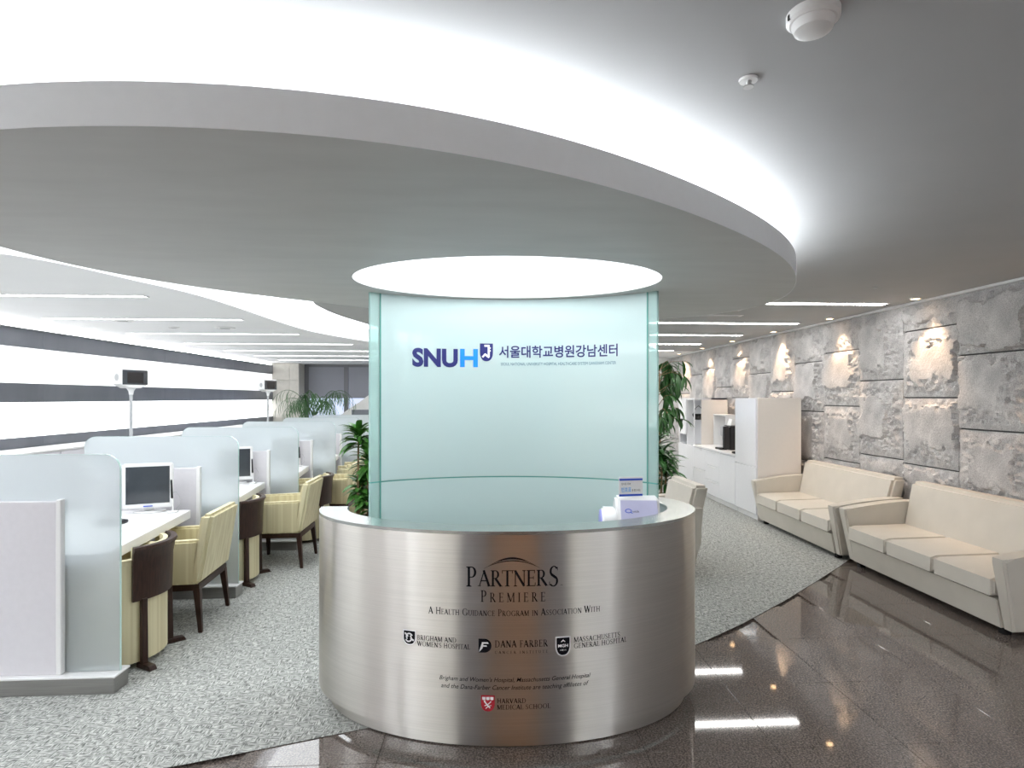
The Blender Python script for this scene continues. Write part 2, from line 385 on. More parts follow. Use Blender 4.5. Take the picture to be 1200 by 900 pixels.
MB().strip([disc_pt(2*PI*k/ND,.30) for k in range(ND)], [disc_pt(2*PI*k/ND,.24) for k in range(ND)], ZD+TD, ZD+TD+.02, True).build('tube', 'cove_light', t)

# ------------------------------------------------------------------ walls
wl = MB().box(WALL_L-.25, WALL_L-.06, Y_BACK-.2, 16.9, -.01, CEIL+.1).build('wall_left', 'wall_white'); tag(wl, kind='structure')
bands = [(2.49,2.25,'m'),(2.25,1.785,0),(1.785,1.54,'m'),(1.54,1.09,1),(1.09,.93,'m'),(.93,.0,2)]
ysplit = [-3.6,-.6,2.4,5.4,8.4,11.4,14.4,16.9]
for z1, z0, k in bands:
    for ya, yb in zip(ysplit, ysplit[1:]):
        if k == 'm': MB().box(WALL_L-.058, WALL_L, ya+.001, yb-.001, z0, z1, .002, 1).build('metal_band', 'steel_dark', wl)
        elif k == 2: MB().box(WALL_L-.058, WALL_L-.02, ya+.003, yb-.003, z0, z1-.001).build('lower_panel', 'white_laminate', wl)
        else: MB().box(WALL_L-.058, WALL_L-.03, ya+.002, yb-.002, z0+.001, z1-.001).build('backlit_panel', 'backlit_%d' % k, wl)  # lower row is backlit; upper row glows in place of cove light
t = thing('wall_slot_light', 'white strip light in the slot along the top of the striped wall', 'light', (0,0,0))
MB().box(WALL_L+.02, WALL_L+.06, Y_BACK+.1, 16.6, CEIL-.058, CEIL-.040).build('diffuser', 'slot_light', t)
MB().box(WALL_L+.001, WALL_L+.075, Y_BACK+.1, 16.6, CEIL-.066, CEIL-.0585).build('ledge', 'white_plastic', t)

wr = MB().box(WALL_R, WALL_R+.25, Y_BACK-.2, Y_FAR+.3, -.01, CEIL+.1).build('wall_right', 'joint_dark'); tag(wr, kind='structure')
def sm(x): x = max(0., min(1., x)); return x*x*(3-2*x)
def slab(y0, y1, z0, z1, seed, res):
    """one split-faced granite slab: a smoother proud field, broken away towards some edges"""
    rnd = random.Random(seed); w, h = y1-y0, z1-z0
    ml = rnd.choice([.02,.04,.07,.22])*w; mr = rnd.choice([.05,.18,.28,.33])*w; mt = rnd.choice([.01,.05,.14,.22])*h; mb_ = rnd.choice([.04,.16,.25,.30])*h
    proud = rnd.uniform(.038,.065); tilt = rnd.uniform(-.012,.012); tilt2 = rnd.uniform(-.01,.01)
    nu = max(4, int(w/res)); nv = max(4, int(h/res)); bm = bmesh.new(); G = []
    o3 = Vector((seed*3.7, seed*1.3, 0))
    for j in range(nv+1):
        row = []
        for i in range(nu+1):
            u, v_ = w*i/nu, h*j/nv; p = Vector((u*5, v_*5, 0))+o3
            # here +y runs away from the camera: "left" in the picture is far
            dl = (w-u)-ml; dr = u-mr; dt = (h-v_)-mt; db = v_-mb_
            wv = noise.noise(p*1.1)*.11+noise.noise(p*3.1)*.055+noise.noise(p*8)*.02
            d = min(dl,dr,dt,db)+wv*.9
            plate = sm(d/.026+.5)
            fr = (.5-abs(noise.fractal(p*1.7, 1.0, 2.1, 4)))*.026-.008 + noise.noise(p*7)*.007
            sl = min(1., max(0., min(u, w-u, v_, h-v_)/.10))
            rough_h = .010+.020*sl+fr*(.4+sl)*1.3
            hgt = plate*(proud+tilt*(u/w-.5)+tilt2*(v_/h-.5)+noise.noise(p*2)*.0025)+(1-plate)*min(rough_h, proud)
            edge = min(u, w-u, v_, h-v_)
            if edge < 1e-6: hgt = min(hgt, .022)
            row.append(bm.verts.new((-max(.004,hgt), u, v_)))
        G.append(row)
    for j in range(nv):
        for i in range(nu): bm.faces.new((G[j][i],G[j+1][i],G[j+1][i+1],G[j][i+1]))
    ring = [G[0][i] for i in range(nu+1)]+[G[j][nu] for j in range(1,nv+1)]+[G[nv][i] for i in range(nu-1,-1,-1)]+[G[j][0] for j in range(nv-1,0,-1)]
    bk = [bm.verts.new((.02, v.co.y, v.co.z)) for v in ring]
    for i in range(len(ring)): bm.faces.new((ring[i],ring[(i+1)%len(ring)],bk[(i+1)%len(ring)],bk[i]))
    me = bpy.data.meshes.new('stone_slab'); 
    bmesh.ops.recalc_face_normals(bm, faces=bm.faces); bm.to_mesh(me); bm.free()
    me.materials.append(MAT['split_stone'])
    for p in me.polygons: p.use_smooth = True
    me.set_sharp_from_angle(angle=R(32))
    o = bpy.data.objects.new('stone_slab', me); C.objects.link(o); o.parent = wr; o.location = (WALL_R-.012, y0, z0)
pat = {0:[1.98,1.32,.66], 1:[2.27,1.6,.93,.26], 2:[1.79,.96,.3], 3:[2.16,1.5,.84,.18], 4:[2.07,1.42,.76,.1], 5:[1.69,.95,.25]}
for k in range(-12, 13):
    y0 = 4.427+.730*k; y1 = y0+.730
    if y1 > 13.95: continue
    zs = [CEIL-.008]+pat[k % 6]+[0.0]
    res = .0145 if -1 <= k <= 4 else (.022 if 4 < k <= 9 else .05)
    if k < -2: res = .12
    for q in range(len(zs)-1):
        if zs[q]-zs[q+1] < .03: continue
        slab(y0+.003, y1-.003, zs[q+1]+.007, zs[q]-.007, (k+20)*7+q, res)
tr = MB().box(WALL_R-.075, WALL_R, Y_BACK, Y_FAR, CEIL-.022, CEIL, .002, 1).build('trim_1', 'white_plastic'); tag(tr, kind='structure')
wf = MB().box(1.6, WALL_R, 13.95, 14.1, 0, CEIL).build('wall_far_right', 'wall_white'); tag(wf, kind='structure')

# far wall: beige stone pier, window with roller blinds
pier = MB().box(-6.06, -5.30, 16.9, 17.5, 0, CEIL).build('pillar', 'beige_stone'); tag(pier, 'beige stone pillar at the far end of the striped wall', 'pillar')
for i in range(5):
    MB().box(-6.0, -5.56, 16.88, 16.9, i*.52+.004, min((i+1)*.52-.004, CEIL-.01), .003, 1).build('stone_tile', 'beige_stone', pier)
    MB().box(-5.552, -5.302, 16.88, 16.9, i*.52+.004, min((i+1)*.52-.004, CEIL-.01), .003, 1).build('stone_tile', 'beige_stone', pier)
wb = MB().box(-5.3, WALL_R, Y_FAR, Y_FAR+.2, 0, .85).box(1.7, WALL_R, Y_FAR, Y_FAR+.2, .85, CEIL).build('wall_far', 'wall_white'); tag(wb, kind='structure')
win = MB().box(-5.3, 1.7, Y_FAR-.02, Y_FAR+.1, .85, .93).box(-5.3, 1.7, Y_FAR-.02, Y_FAR+.1, 2.47, 2.55)
for k in range(6):
    x = -5.3+k*1.14+(.0 if k else .03); win.box(x-.03, x+.09, Y_FAR-.03, Y_FAR+.1, .93, 2.47)
win = win.build('window_1', 'window_frame'); tag(win, kind='structure')
for k in range(6):
    x = -5.21+k*1.14
    MB().box(x, x+1.02, Y_FAR+.04, Y_FAR+.05, .93, 2.47).build('pane', 'bright_pane', win)
    bl = MB().box(x+.005, x+1.015, Y_FAR-.012, Y_FAR-.004, 1.60, 2.47).box(x+.005, x+1.015, Y_FAR-.02, Y_FAR, 1.585, 1.605)
    tag(bl.build('roller_blind', 'blind'), ['grey roller blind next to the beige pillar','grey roller blind behind the palm, right of the window post','grey roller blind, third from the pillar','grey roller blind, fourth from the pillar','grey roller blind, fifth from the pillar','grey roller blind nearest the right end of the window'][k], 'blind', 'grey roller blinds on the far window')

# room behind the camera
bw = MB().box(WALL_L-.2, WALL_R+.2, Y_BACK-.2, Y_BACK, 0, CEIL).build('wall_back', 'cream_wall'); tag(bw, kind='structure')
dr = MB().box(-1.35, 1.25, Y_BACK, Y_BACK+.06, 0, 2.35, .004, 1).build('door_1', 'door_wood'); tag(dr, kind='structure')
for s_ in (-1,1): MB().tube([(-.05+s_*.08,Y_BACK+.12,.8),(-.05+s_*.08,Y_BACK+.12,1.4)], .015).build('door_handle', 'steel_plain', dr)
for s_ in (-1,1):
    tag(MB().box(-.05+s_*2.1-.75, -.05+s_*2.1+.75, Y_BACK, Y_BACK+.04, 0, CEIL-.01).build('trim_%d' % (3+s_), 'blind'), kind='structure')
for i, x in enumerate((-.75,-.25,.15,.45,.85)):
    t = thing('downlight', '%s warm recessed downlight over the wooden lobby door, counted from the left' % ['first','second','third','fourth','fifth'][i], 'light', (x, Y_BACK+.55, CEIL), 0, 'downlights behind the camera')
    MB().lathe([(.05,-.012),(.05,-.001),(.001,-.001)], n=16).build('lens', 'warm_back', t)
    MB().lathe([(.052,-.014),(.07,-.014),(.07,0),(.052,0)], n=16, loop=True).build('trim_ring', 'white_plastic', t)
    la = bpy.data.lights.new('spot_lamp', 'SPOT'); la.energy = (30,90,45,150,35)[i]; la.color = (1,.55,.26); la.spot_size = R(15); la.spot_blend = .6; la.shadow_soft_size = .03
    lo_ = bpy.data.objects.new('spot_lamp', la); C.objects.link(lo_); lo_.parent = t; lo_.location = (0,0,-.03); lo_.rotation_euler = (R(-20), 0, 0)

# ------------------------------------------------------------------ ceiling lights
def linear(xa, xb, y, mat, label, group, w=.11):
    t = thing('linear_ceiling_light', label, 'light', ((xa+xb)/2, y, CEIL), 0, group); h = (xb-xa)/2
    MB().box(-h, h, -w/2, w/2, -.006, -.002).build('diffuser', mat, t)
    mb = MB(); e_ = .012
    mb.box(-h-e_, h+e_, -w/2-e_, -w/2, -.009, -.001).box(-h-e_, h+e_, w/2, w/2+e_, -.009, -.001).box(-h-e_, -h, -w/2, w/2, -.009, -.001).box(h, h+e_, -w/2, w/2, -.009, -.001)
    mb.build('frame', 'white_plastic', t)
nth = ['first','second','third','fourth','fifth','sixth','seventh']
for i, (y, x1) in enumerate([(5.82,3.98),(7.42,3.92),(8.85,3.80),(10.35,3.7),(11.8,3.66),(13.2,3.6)]):
    linear(.35, x1, y, 'linear_right', '%s white linear light from the front in the ceiling beside the stone wall' % nth[i], 'linear lights on the right ceiling')
for i, (y, x1) in enumerate([(5.78,-3.22),(7.45,-3.02),(9.1,-2.86),(10.75,-2.45),(12.3,-1.3),(13.8,1.2),(15.3,1.2)]):
    linear(-5.3, x1, y, 'linear_left', '%s pale linear light from the front in the ceiling beside the striped wall' % nth[i], 'linear lights on the left ceiling', .08)
for i, (x, y) in enumerate([(x, y) for y in (-2.6,-1.2,.1) for x in (-4.7,-3.1,3.1)]):  # added fill panels, out of view, to brighten the disc edge and walls
    t = thing('fill_panel_light', 'added square fill light behind the camera, %s row, %s' % ({-2.6:'back',-1.2:'middle',.1:'front'}[y], {-4.7:'beside the striped wall',-3.1:'second from the striped wall',3.1:'on the stone wall side'}[x]), 'light', (x,y,CEIL), 0, 'added fill lights behind the camera')
    MB().box(-.28,.28,-.28,.28,-.006,-.002).build('diffuser', 'back_fill', t)
    MB().strip([(-.28,-.28),(.28,-.28),(.28,.28),(-.28,.28)], [(-.30,-.30),(.30,-.30),(.30,.30),(-.30,.30)], -.01, -.001, True).build('frame', 'white_plastic', t)
for i, y in enumerate([4.02,5.46,6.9,8.32,9.78,11.2,12.6]):
    t = thing('downlight', ['warm spotlight over the stone wall, nearest and out of frame','warm spotlight nearest in view over the stone wall','second warm spotlight in view over the stone wall','third warm spotlight in view over the stone wall','fourth warm spotlight in view over the stone wall','fifth warm spotlight in view over the stone wall','farthest warm spotlight over the stone wall'][i], 'light', (4.04, y, CEIL), 0, 'warm downlights along the stone wall')
    MB().lathe([(.035,-.010),(.035,-.001),(.001,-.001)], n=16).build('lens', 'warm_lens', t)
    MB().lathe([(.037,-.012),(.052,-.012),(.052,0),(.037,0)], n=16, loop=True).build('trim_ring', 'white_plastic', t)
    la = bpy.data.lights.new('spot_lamp', 'SPOT'); la.energy = SPOT_W; la.color = (1,.66,.40); la.spot_size = R(70); la.spot_blend = .8; la.shadow_soft_size = .03
    lo_ = bpy.data.objects.new('spot_lamp', la); C.objects.link(lo_); lo_.parent = t; lo_.location = (0,0,-.03); lo_.rotation_euler = (0, R(-9), 0)

# ceiling fittings
t = thing('smoke_detector', 'round white smoke detector at the top edge of the ceiling', 'detector', (.795,1.43,CEIL))
MB().lathe([(.001,0),(.062,0),(.062,-.018),(.055,-.024),(.001,-.024)], n=32).build('base', 'white_plastic', t, True)
MB().lathe([(.001,-.024),(.050,-.024),(.050,-.030),(.044,-.044),(.030,-.050),(.001,-.050)], n=32).build('cap', 'white_plastic', t, True)
MB().box(-.063,-.0545,-.004,.004,-.02,-.008).build('indicator', 'black_plastic', t)
t = thing('sprinkler_head', 'small chrome sprinkler head in a white ring on the front ceiling', 'sprinkler', (.768,1.74,CEIL))
MB().lathe([(.001,0),(.028,0),(.026,-.006),(.001,-.006)], n=24).build('ring', 'white_plastic', t, True)
MB().lathe([(.001,-.006),(.009,-.006),(.007,-.018),(.015,-.021),(.015,-.024),(.001,-.024)], n=16).build('head', 'steel_plain', t, True)
for i, (x, y, lb) in enumerate([(-3.60,8.34,'round white air diffuser in the left ceiling, second from the front'),(-4.5,7.6,'round white air diffuser in the left ceiling near the striped wall'),(-4.25,8.3,'small round speaker grille in the left ceiling between the diffusers')]):
    t = thing('air_diffuser', lb, 'vent', (x,y,CEIL), 0, 'round fittings in the left ceiling'); r_ = (.13,.12,.07)[i]
    MB().lathe([(.001,-.001),(r_,-.001),(r_,-.008),(r_*.82,-.016),(r_*.75,-.008),(.001,-.008)], n=24).build('ring', 'white_plastic', t, True)
    MB().lathe([(.001,-.008),(r_*.5,-.008),(r_*.45,-.016),(.001,-.016)], n=24).build('core', 'grey_plastic', t, True)
for i, (x, y) in enumerate([(2.55,6.75),(2.35,6.3)]):
    t = thing('slot_vent', ['slim rectangular air vent in the ceiling just behind the disc','slim rectangular air vent nearest the disc edge'][i], 'vent', (x,y,CEIL), 0, 'slot vents behind the disc')
    MB().box(-.35,.35,-.06,.06,-.006,-.001).build('frame', 'white_plastic', t)
    for s_ in (-.025,.025): MB().box(-.32,.32,s_-.012,s_+.012,-.008,-.006).build('slot', 'grey_plastic', t)
t = thing('sprinkler_head', 'tiny white sprinkler dot on the ceiling before the stone wall', 'sprinkler', (3.3,4.95,CEIL))
MB().lathe([(.001,0),(.02,0),(.018,-.006),(.001,-.006)], n=16).build('ring', 'grey_plastic', t, True)

# ------------------------------------------------------------------ glyphs with serifs
TH, TN, SL, SH = .135, .055, .085, .035      # thick, thin, serif reach, serif height
def gl_stroke(x0,y0,x1,y1,w):
    d = Vector((x1-x0,y1-y0)); n_ = Vector((-d.y,d.x)).normalized()*(w/2)
    return [(x0+n_.x,y0+n_.y),(x1+n_.x,y1+n_.y),(x1-n_.x,y1-n_.y),(x0-n_.x,y0-n_.y)]
def gl_v(x, y0, y1, w=TH, s0=True, s1=True):
    out = [[(x-w/2,y0),(x+w/2,y0),(x+w/2,y1),(x-w/2,y1)]]
    for f_, y, sg in ((s0,y0,1),(s1,y1,-1)):
        if f_: out.append([(x-w/2-SL,y),(x+w/2+SL,y),(x+w/2+SL,y+sg*SH),(x+w/2,y+sg*SH*1.9),(x-w/2,y+sg*SH*1.9),(x-w/2-SL,y+sg*SH)])
    return out
def gl_serif(x, y, up=False, r=.11):
    s_ = -SH if up else SH
    return [[(x-r,y),(x+r,y),(x+r,y+s_),(x-r,y+s_)]]
def gl_arc(cx, cy, rx, ry, a0, a1, wv=TH, wh=TN, n=14):
    out = []
    for i in range(n):
        q = []
        for a_, sgn in ((a0+(a1-a0)*i/n, 0),(a0+(a1-a0)*(i+1)/n, 0)):
            c_, s_ = math.cos(R(a_)), math.sin(R(a_)); q.append((c_,s_))
        P_ = []
        (c0,s0),(c1,s1) = q
        P_ = [(cx+rx*c0,cy+ry*s0),(cx+rx*c1,cy+ry*s1),(cx+(rx-wv)*c1,cy+(ry-wh)*s1),(cx+(rx-wv)*c0,cy+(ry-wh)*s0)]
        out.append(P_)
    return out
def glyph(c):
    H_ = TN; S = gl_stroke
    if c == 'A': return [S(.07,0,.40,1,TN), S(.36,1,.72,0,TH), S(.17,.34,.58,.34,H_)]+gl_serif(.07,0)+gl_serif(.72,0,r=.13), .80
    if c == 'B': return gl_v(.17,0,1)+[S(.1,.975,.34,.975,.05),S(.17,.53,.36,.53,.05),S(.1,.025,.36,.025,.05)]+gl_arc(.33,.755,.22,.245,-90,90)+gl_arc(.35,.265,.27,.265,-90,90), .68
    if c == 'C': return gl_arc(.50,.5,.46,.52,48,312)+[S(.81,.66,.81,.90,.05),S(.80,.08,.82,.24,.04)], .88
    if c == 'D': return gl_v(.17,0,1)+[S(.1,.975,.38,.975,.05),S(.1,.025,.38,.025,.05)]+gl_arc(.36,.5,.46,.5,-90,90), .88
    if c == 'E': return gl_v(.17,0,1)+[S(.1,.975,.56,.975,.05),S(.17,.52,.48,.52,.05),S(.1,.025,.58,.025,.05),S(.56,1,.545,.80,.05),S(.585,0,.60,.22,.05),S(.48,.42,.48,.62,.04)], .66
    if c == 'F': return gl_v(.17,0,1)+[S(.1,.975,.54,.975,.05),S(.17,.52,.46,.52,.05),S(.54,1,.53,.80,.05),S(.46,.42,.46,.62,.04)], .60
    if c == 'G': return gl_arc(.50,.5,.46,.52,48,318)+gl_v(.80,.03,.42,s0=False)+[S(.81,.66,.81,.90,.05)], .96
    if c == 'H': return gl_v(.17,0,1)+gl_v(.73,0,1)+[S(.17,.52,.73,.52,H_)], .90
    if c == 'I': return gl_v(.17,0,1), .34
    if c == 'L': return gl_v(.17,0,1)+[S(.1,.025,.56,.025,.05),S(.56,0,.58,.24,.05)], .62
    if c == 'M': return gl_v(.14,0,1,TN,s1=False)+[S(.14,.98,.50,.04,TH),S(.50,.04,.86,.98,TN)]+gl_v(.88,0,1)+gl_serif(.08,1,True,.1), 1.04
    if c == 'N': return gl_v(.16,0,1,TN,s1=False)+[S(.14,.98,.74,.02,TH)]+gl_v(.74,0,1,TN,s0=False)+gl_serif(.08,1,True,.1), .88
    if c == 'O': return gl_arc(.50,.5,.46,.52,0,360,n=26), 1.0
    if c == 'P': return gl_v(.17,0,1)+[S(.1,.975,.36,.975,.05),S(.17,.475,.36,.475,.05)]+gl_arc(.34,.725,.26,.275,-90,90), .64
    if c == 'R': return gl_v(.17,0,1)+[S(.1,.975,.36,.975,.05),S(.17,.50,.36,.50,.05),S(.34,.50,.70,0,TH)]+gl_arc(.34,.74,.25,.265,-90,90)+gl_serif(.74,0,r=.08), .78
    if c == 'S': return gl_arc(.30,.745,.25,.265,30,235,.12,.055)+gl_arc(.27,.27,.27,.28,-145,62,.12,.055)+[S(.15,.60,.42,.42,.13),S(.50,.78,.50,.95,.04),S(.05,.06,.05,.25,.04)], .60
    if c == 'T': return gl_v(.35,0,1,s1=False)+[S(.0,.975,.70,.975,.05),S(.01,1,.02,.80,.05),S(.69,1,.68,.80,.05)], .72
    if c == 'U': return gl_v(.15,.3,1,s0=False)+gl_v(.70,.3,1,TN,s0=False)+gl_arc(.405,.32,.32,.34,180,360,.12,.06), .86
    if c == 'V': return [S(.06,1,.40,0,TH),S(.38,0,.70,1,TN)]+gl_serif(.06,1,True,.12)+gl_serif(.70,1,True,.1), .78
    if c == 'W': return [S(.06,1,.34,0,TH),S(.32,0,.56,.95,TN),S(.54,.95,.80,0,TH),S(.78,0,1.04,1,TN)]+gl_serif(.06,1,True,.1)+gl_serif(.54,1,True,.1)+gl_serif(1.04,1,True,.1), 1.12
    if c == "'": return [S(.08,1,.06,.74,.07)], .16
    return [], .36
def serif_text(txt, small=.78, track=.07):
    """capitals; a lower-case letter is a small capital"""
    polys = []; x = 0
    for c in txt:
        k = 1.0 if (c.isupper() or not c.isalpha()) else small
        g, adv = glyph(c.upper())
        for p in g: polys.append([(x+a*k, b_*k) for a, b_ in p])
        x += adv*k+track
    return polys, x-track
# placing flat print on a curved face
TAB = arc_table(CA, CB); GTAB = arc_table(CA-.02, CB-.02)
def on_counter(s_, z, off=.0012):
    ph = phi_of(s_, TAB); p = EP(ph, CA+off, CB+off); return (p.x, p.y, z)
def on_glass(s_, z, off=.008):
    ph = PI-phi_of(s_, GTAB); p = EP(ph, CA-.02-off, CB-.02-off); return (p.x, p.y, z)
def print_polys(polys, fmap, name, mat, parent, off):
    bm = bmesh.new()
    for p in polys:
        q = []
        for a, b_ in p:
            q.append((a, b_))
        vs = [bm.verts.new(fmap(a, b_, off)) for a, b_ in q]
        if len(vs) > 2:
            try: bm.faces.new(vs)
            except Exception: pass
    me = bpy.data.meshes.new(name); bm.to_mesh(me); bm.free(); me.materials.append(MAT[mat])
    o = bpy.data.objects.new(name, me); C.objects.link(o); o.parent = parent; return o
def serif_on(txt, s0, s1, zb, hcap, parent, name='lettering', mat='black_ink', small=.78, track=.07, fmap=on_counter, off=.0012):
    global TH, TN
    TH, TN = (.19,.10) if hcap < .035 else (.15,.065)
    P_, w_ = serif_text(txt, small, track); k = (s1-s0)/w_
    return print_polys([[(s0+a*k, zb+b_*hcap) for a, b_ in p] for p in P_], fmap, name, mat, parent, off)
def font_on(txt, s0, s1, zb, hcap, parent, name='lettering', mat='black_ink', bold=0.0, shear=0.0, fmap=on_counter, off=.0012, refcap=None, res=4):
    cu = bpy.data.curves.new('text', 'FONT'); cu.body = txt; cu.size = 1; cu.offset = bold; cu.shear = shear; cu.resolution_u = res
    ob = bpy.data.objects.new('text', cu); C.objects.link(ob); dg = bpy.context.evaluated_depsgraph_get(); dg.update()
    me = bpy.data.meshes.new_from_object(ob.evaluated_get(dg)); bpy.data.objects.remove(ob); bpy.data.curves.remove(cu)
    me.name = name
    xs_ = [v.co.x for v in me.vertices]; ys_ = [v.co.y for v in me.vertices]
    if not xs_: return None
    xa, xb, ya, yb = min(xs_), max(xs_), min(ys_), max(ys_)
    if refcap: ya, yb = 0, refcap
    for v in me.vertices:
        a = s0+(v.co.x-xa)/(xb-xa)*(s1-s0); b_ = zb+(v.co.y-ya)/(yb-ya)*hcap
        v.co = fmap(a, b_, off)
    me.materials.clear(); me.materials.append(MAT[mat])
    o = bpy.data.objects.new(name, me); C.objects.link(o); o.parent = parent; return o
def shield(w, h, n=8):
    pts = [(-w/2,h/2),(w/2,h/2),(w/2,h*.0)]
    for i in range(1,n+1):
        t_ = i/n; pts.append((w/2*math.cos(t_*PI/2)**.8 if i<n else 0, -h/2*math.sin(t_*PI/2)))
    for i in range(n-1,0,-1):
        t_ = i/n; pts.append((-w/2*math.cos(t_*PI/2)**.8, -h/2*math.sin(t_*PI/2)))
    pts.append((-w/2,0)); return pts
def at(polys, cx, cy, k=1.0): return [[(cx+a*k, cy+b_*k) for a, b_ in p] for p in polys]

# ------------------------------------------------------------------ steel reception counter
t = thing('reception_counter', 'oval brushed steel reception counter with black lettering at the centre', 'counter', (0,0,0))
ph0, ph1, NP = R(-88), R(116), 120
def arcpts(d, a0=ph0, a1=ph1, n=NP): return [EP(a0+(a1-a0)*i/n, CA-d, CB-d) for i in range(n+1)]
MB().strip(arcpts(.03), arcpts(0), .09, .985).build('body', 'brushed_steel', t, True)
mb = MB().strip(arcpts(.145), arcpts(-.0), .9852, 1.0); mb.build('rim', 'rim_steel', t, True)
MB().strip(arcpts(.145), arcpts(.125), .93, .985).build('inner_skirt', 'steel_plain', t, True)
MB().strip(arcpts(.12), arcpts(.055), .0065, .09).build('toe_kick', 'brushed_steel', t, True)
MB().strip(arcpts(.45), arcpts(.031), .74, .775).build('inner_worktop', 'white_laminate', t, True)
BK = dict(parent=t)
serif_on('P', -.168, -.118, .752, .090, t); serif_on('ARTNER', -.112, .200, .755, .072, t, track=.0); serif_on('S', .204, .252, .750, .092, t)
font_on('TM', .257, .268, .752, .005, t)
for dz, hw, hh in ((0,.128,.040),(.011,.108,.038),(.021,.088,.032)):
    P_ = []; n_ = 24
    for i in range(n_):
        q = []
        for j in (i, i+1):
            a = -1+2*j/n_; y = dz+.834+hh*(1-a*a)*.95; q.append((.040+a*hw, y, .0045*(1-a*a)+.0004))
        P_.append([(q[0][0],q[0][1]),(q[1][0],q[1][1]),(q[1][0],q[1][1]-q[1][2]),(q[0][0],q[0][1]-q[0][2])])
    print_polys(P_, on_counter, 'emblem_arc', 'black_ink', t, .0012)
serif_on('Premiere', -.102, .190, .685, .052, t, small=.80, track=.30)
serif_on('A Health Guidance Program in Association With', -.343, .446, .622, .031, t, small=.78, track=.06)
serif_on('BRIGHAM AND', -.398, -.212, .497, .022, t, track=.05); serif_on("WOMEN'S HOSPITAL", -.398, -.149, .470, .022, t, track=.05)
serif_on('DANA FARBER', -.038, .200, .482, .031, t, track=.09); serif_on('CANCER INSTITUTE', -.038, .200, .454, .012, t, track=.45)
serif_on('MASSACHUSETTS', .320, .549, .492, .023, t, track=.05); serif_on('GENERAL HOSPITAL', .320, .584, .464, .023, t, track=.05)
font_on("Brigham and Women's Hospital, Massachusetts General Hospital", -.291, .400, .321, .026, t, shear=.28, bold=.004)
font_on('and the Dana-Farber Cancer Institute are teaching affiliates of', -.283, .391, .286, .026, t, shear=.28, bold=.004)
serif_on('HARVARD', -.028, .102, .232, .021, t, track=.05); serif_on('MEDICAL SCHOOL', -.028, .212, .204, .021, t, track=.05)
# Brigham and Women's shield
print_polys(at([shield(.066,.068)], -.437, .503), on_counter, 'emblem', 'white_ink', t, .0010)
print_polys(at([shield(.056,.060)], -.437, .503), on_counter, 'emblem', 'black_ink', t, .0016)
sw = gl_arc(0,.004,.018,.018,20,230,.007,.007)+gl_arc(-.004,-.004,.018,.018,-160,60,.007,.007)+[gl_stroke(-.022,.020,-.006,.004,.008), gl_stroke(.022,-.012,.006,-.002,.008)]
print_polys(at(sw, -.437, .503), on_counter, 'emblem_mark', 'white_ink', t, .0022)
# Dana Farber mark: square-shouldered D with flag
d_ = [(-.028,.031),(.0,.031)]+[(.0+.030*math.sin(R(a)), .031*math.cos(R(a))) for a in range(15,181,15)]+[(-.028,-.031)]
print_polys(at([d_], -.083, .489), on_counter, 'emblem', 'black_ink', t, .0014)
fm = [[(-.012,.016),(.014,.016),(.018,.009),(-.010,.009)],[(-.012,.002),(.008,.002),(.010,-.004),(-.012,-.004)],[(-.012,.016),(-.005,.012),(-.010,-.012),(-.026,-.029),(-.022,-.014)]]
print_polys(at(fm, -.083, .489), on_counter, 'emblem_mark', 'white_ink', t, .0020)
# MGH shield
print_polys(at([shield(.070,.088)], .270, .478), on_counter, 'emblem', 'white_ink', t, .0010)
print_polys(at([shield(.060,.078)], .270, .478), on_counter, 'emblem', 'black_ink', t, .0016)
font_on('MGH', .247, .293, .474, .014, t, 'emblem_mark', 'white_ink', bold=.02, off=.0022); font_on('1811', .257, .283, .458, .007, t, 'emblem_mark', 'white_ink', bold=.01, off=.0022)
print_polys(at([[(-.011,.020),(0,.031),(.011,.020),(.006,.020),(0,.025),(-.006,.020)]], .270, .478), on_counter, 'emblem_mark', 'white_ink', t, .0022)
# Harvard shield
print_polys(at([shield(.062,.072)], -.069, .231), on_counter, 'emblem', 'red_ink', t, .0014)
for dx in (-.018,0,.018): print_polys(at([[(-.0075,.026),(.0075,.026),(.0075,.014),(0,.011),(-.0075,.014)]], -.069+dx, .234), on_counter, 'emblem_mark', 'white_ink', t, .0020)
ln = [gl_stroke(-.016,.008,.010,-.022,.006),gl_stroke(.0,-.006,.015,.008,.004),gl_stroke(-.004,-.008,-.015,-.012,.004),gl_stroke(.002,-.014,-.010,-.024,.004),gl_stroke(-.018,.010,-.010,.010,.005),gl_stroke(.006,-.012,.016,-.010,.003)]
print_polys(at(ln, -.069, .232), on_counter, 'emblem_mark', 'white_ink', t, .0020)

# ------------------------------------------------------------------ curved glass screen
t = thing('glass_screen', 'tall curved pale teal frosted glass screen standing behind the steel counter', 'screen', (0,0,0))
def gpts(d, a0, a1, n=70): return [EP(PI-(a0+(a1-a0)*i/n), CA-.02-d, CB-.02-d) for i in range(n+1)]
for z0, z1 in ((.004,1.076),(1.084,2.244)):
    MB().strip(gpts(.007, R(-53), R(57.5)), gpts(-.007, R(-53), R(57.5)), z0, z1).build('pane', 'screen_teal', t, True)
for a0, a1 in ((R(-58.3),R(-53.5)),(R(58.0),R(63.0))):
    for z0, z1 in ((.004,1.076),(1.084,2.244)):
        MB().strip(gpts(.007, a0, a1, 6), gpts(-.007, a0, a1, 6), z0, z1).build('end_pane', 'screen_teal_edge', t, True)
for a0, a1 in ((R(-53.45),R(-53.05)),(R(57.55),R(57.95))):
    MB().strip(gpts(.012, a0, a1, 2), gpts(-.009, a0, a1, 2), .0065, 2.244).build('glass_edge', 'gasket', t)
MB().strip(gpts(.0055, R(-58), R(62.8)), gpts(-.0055, R(-58), R(62.8)), 1.076, 1.084).build('joint', 'gasket', t, True)
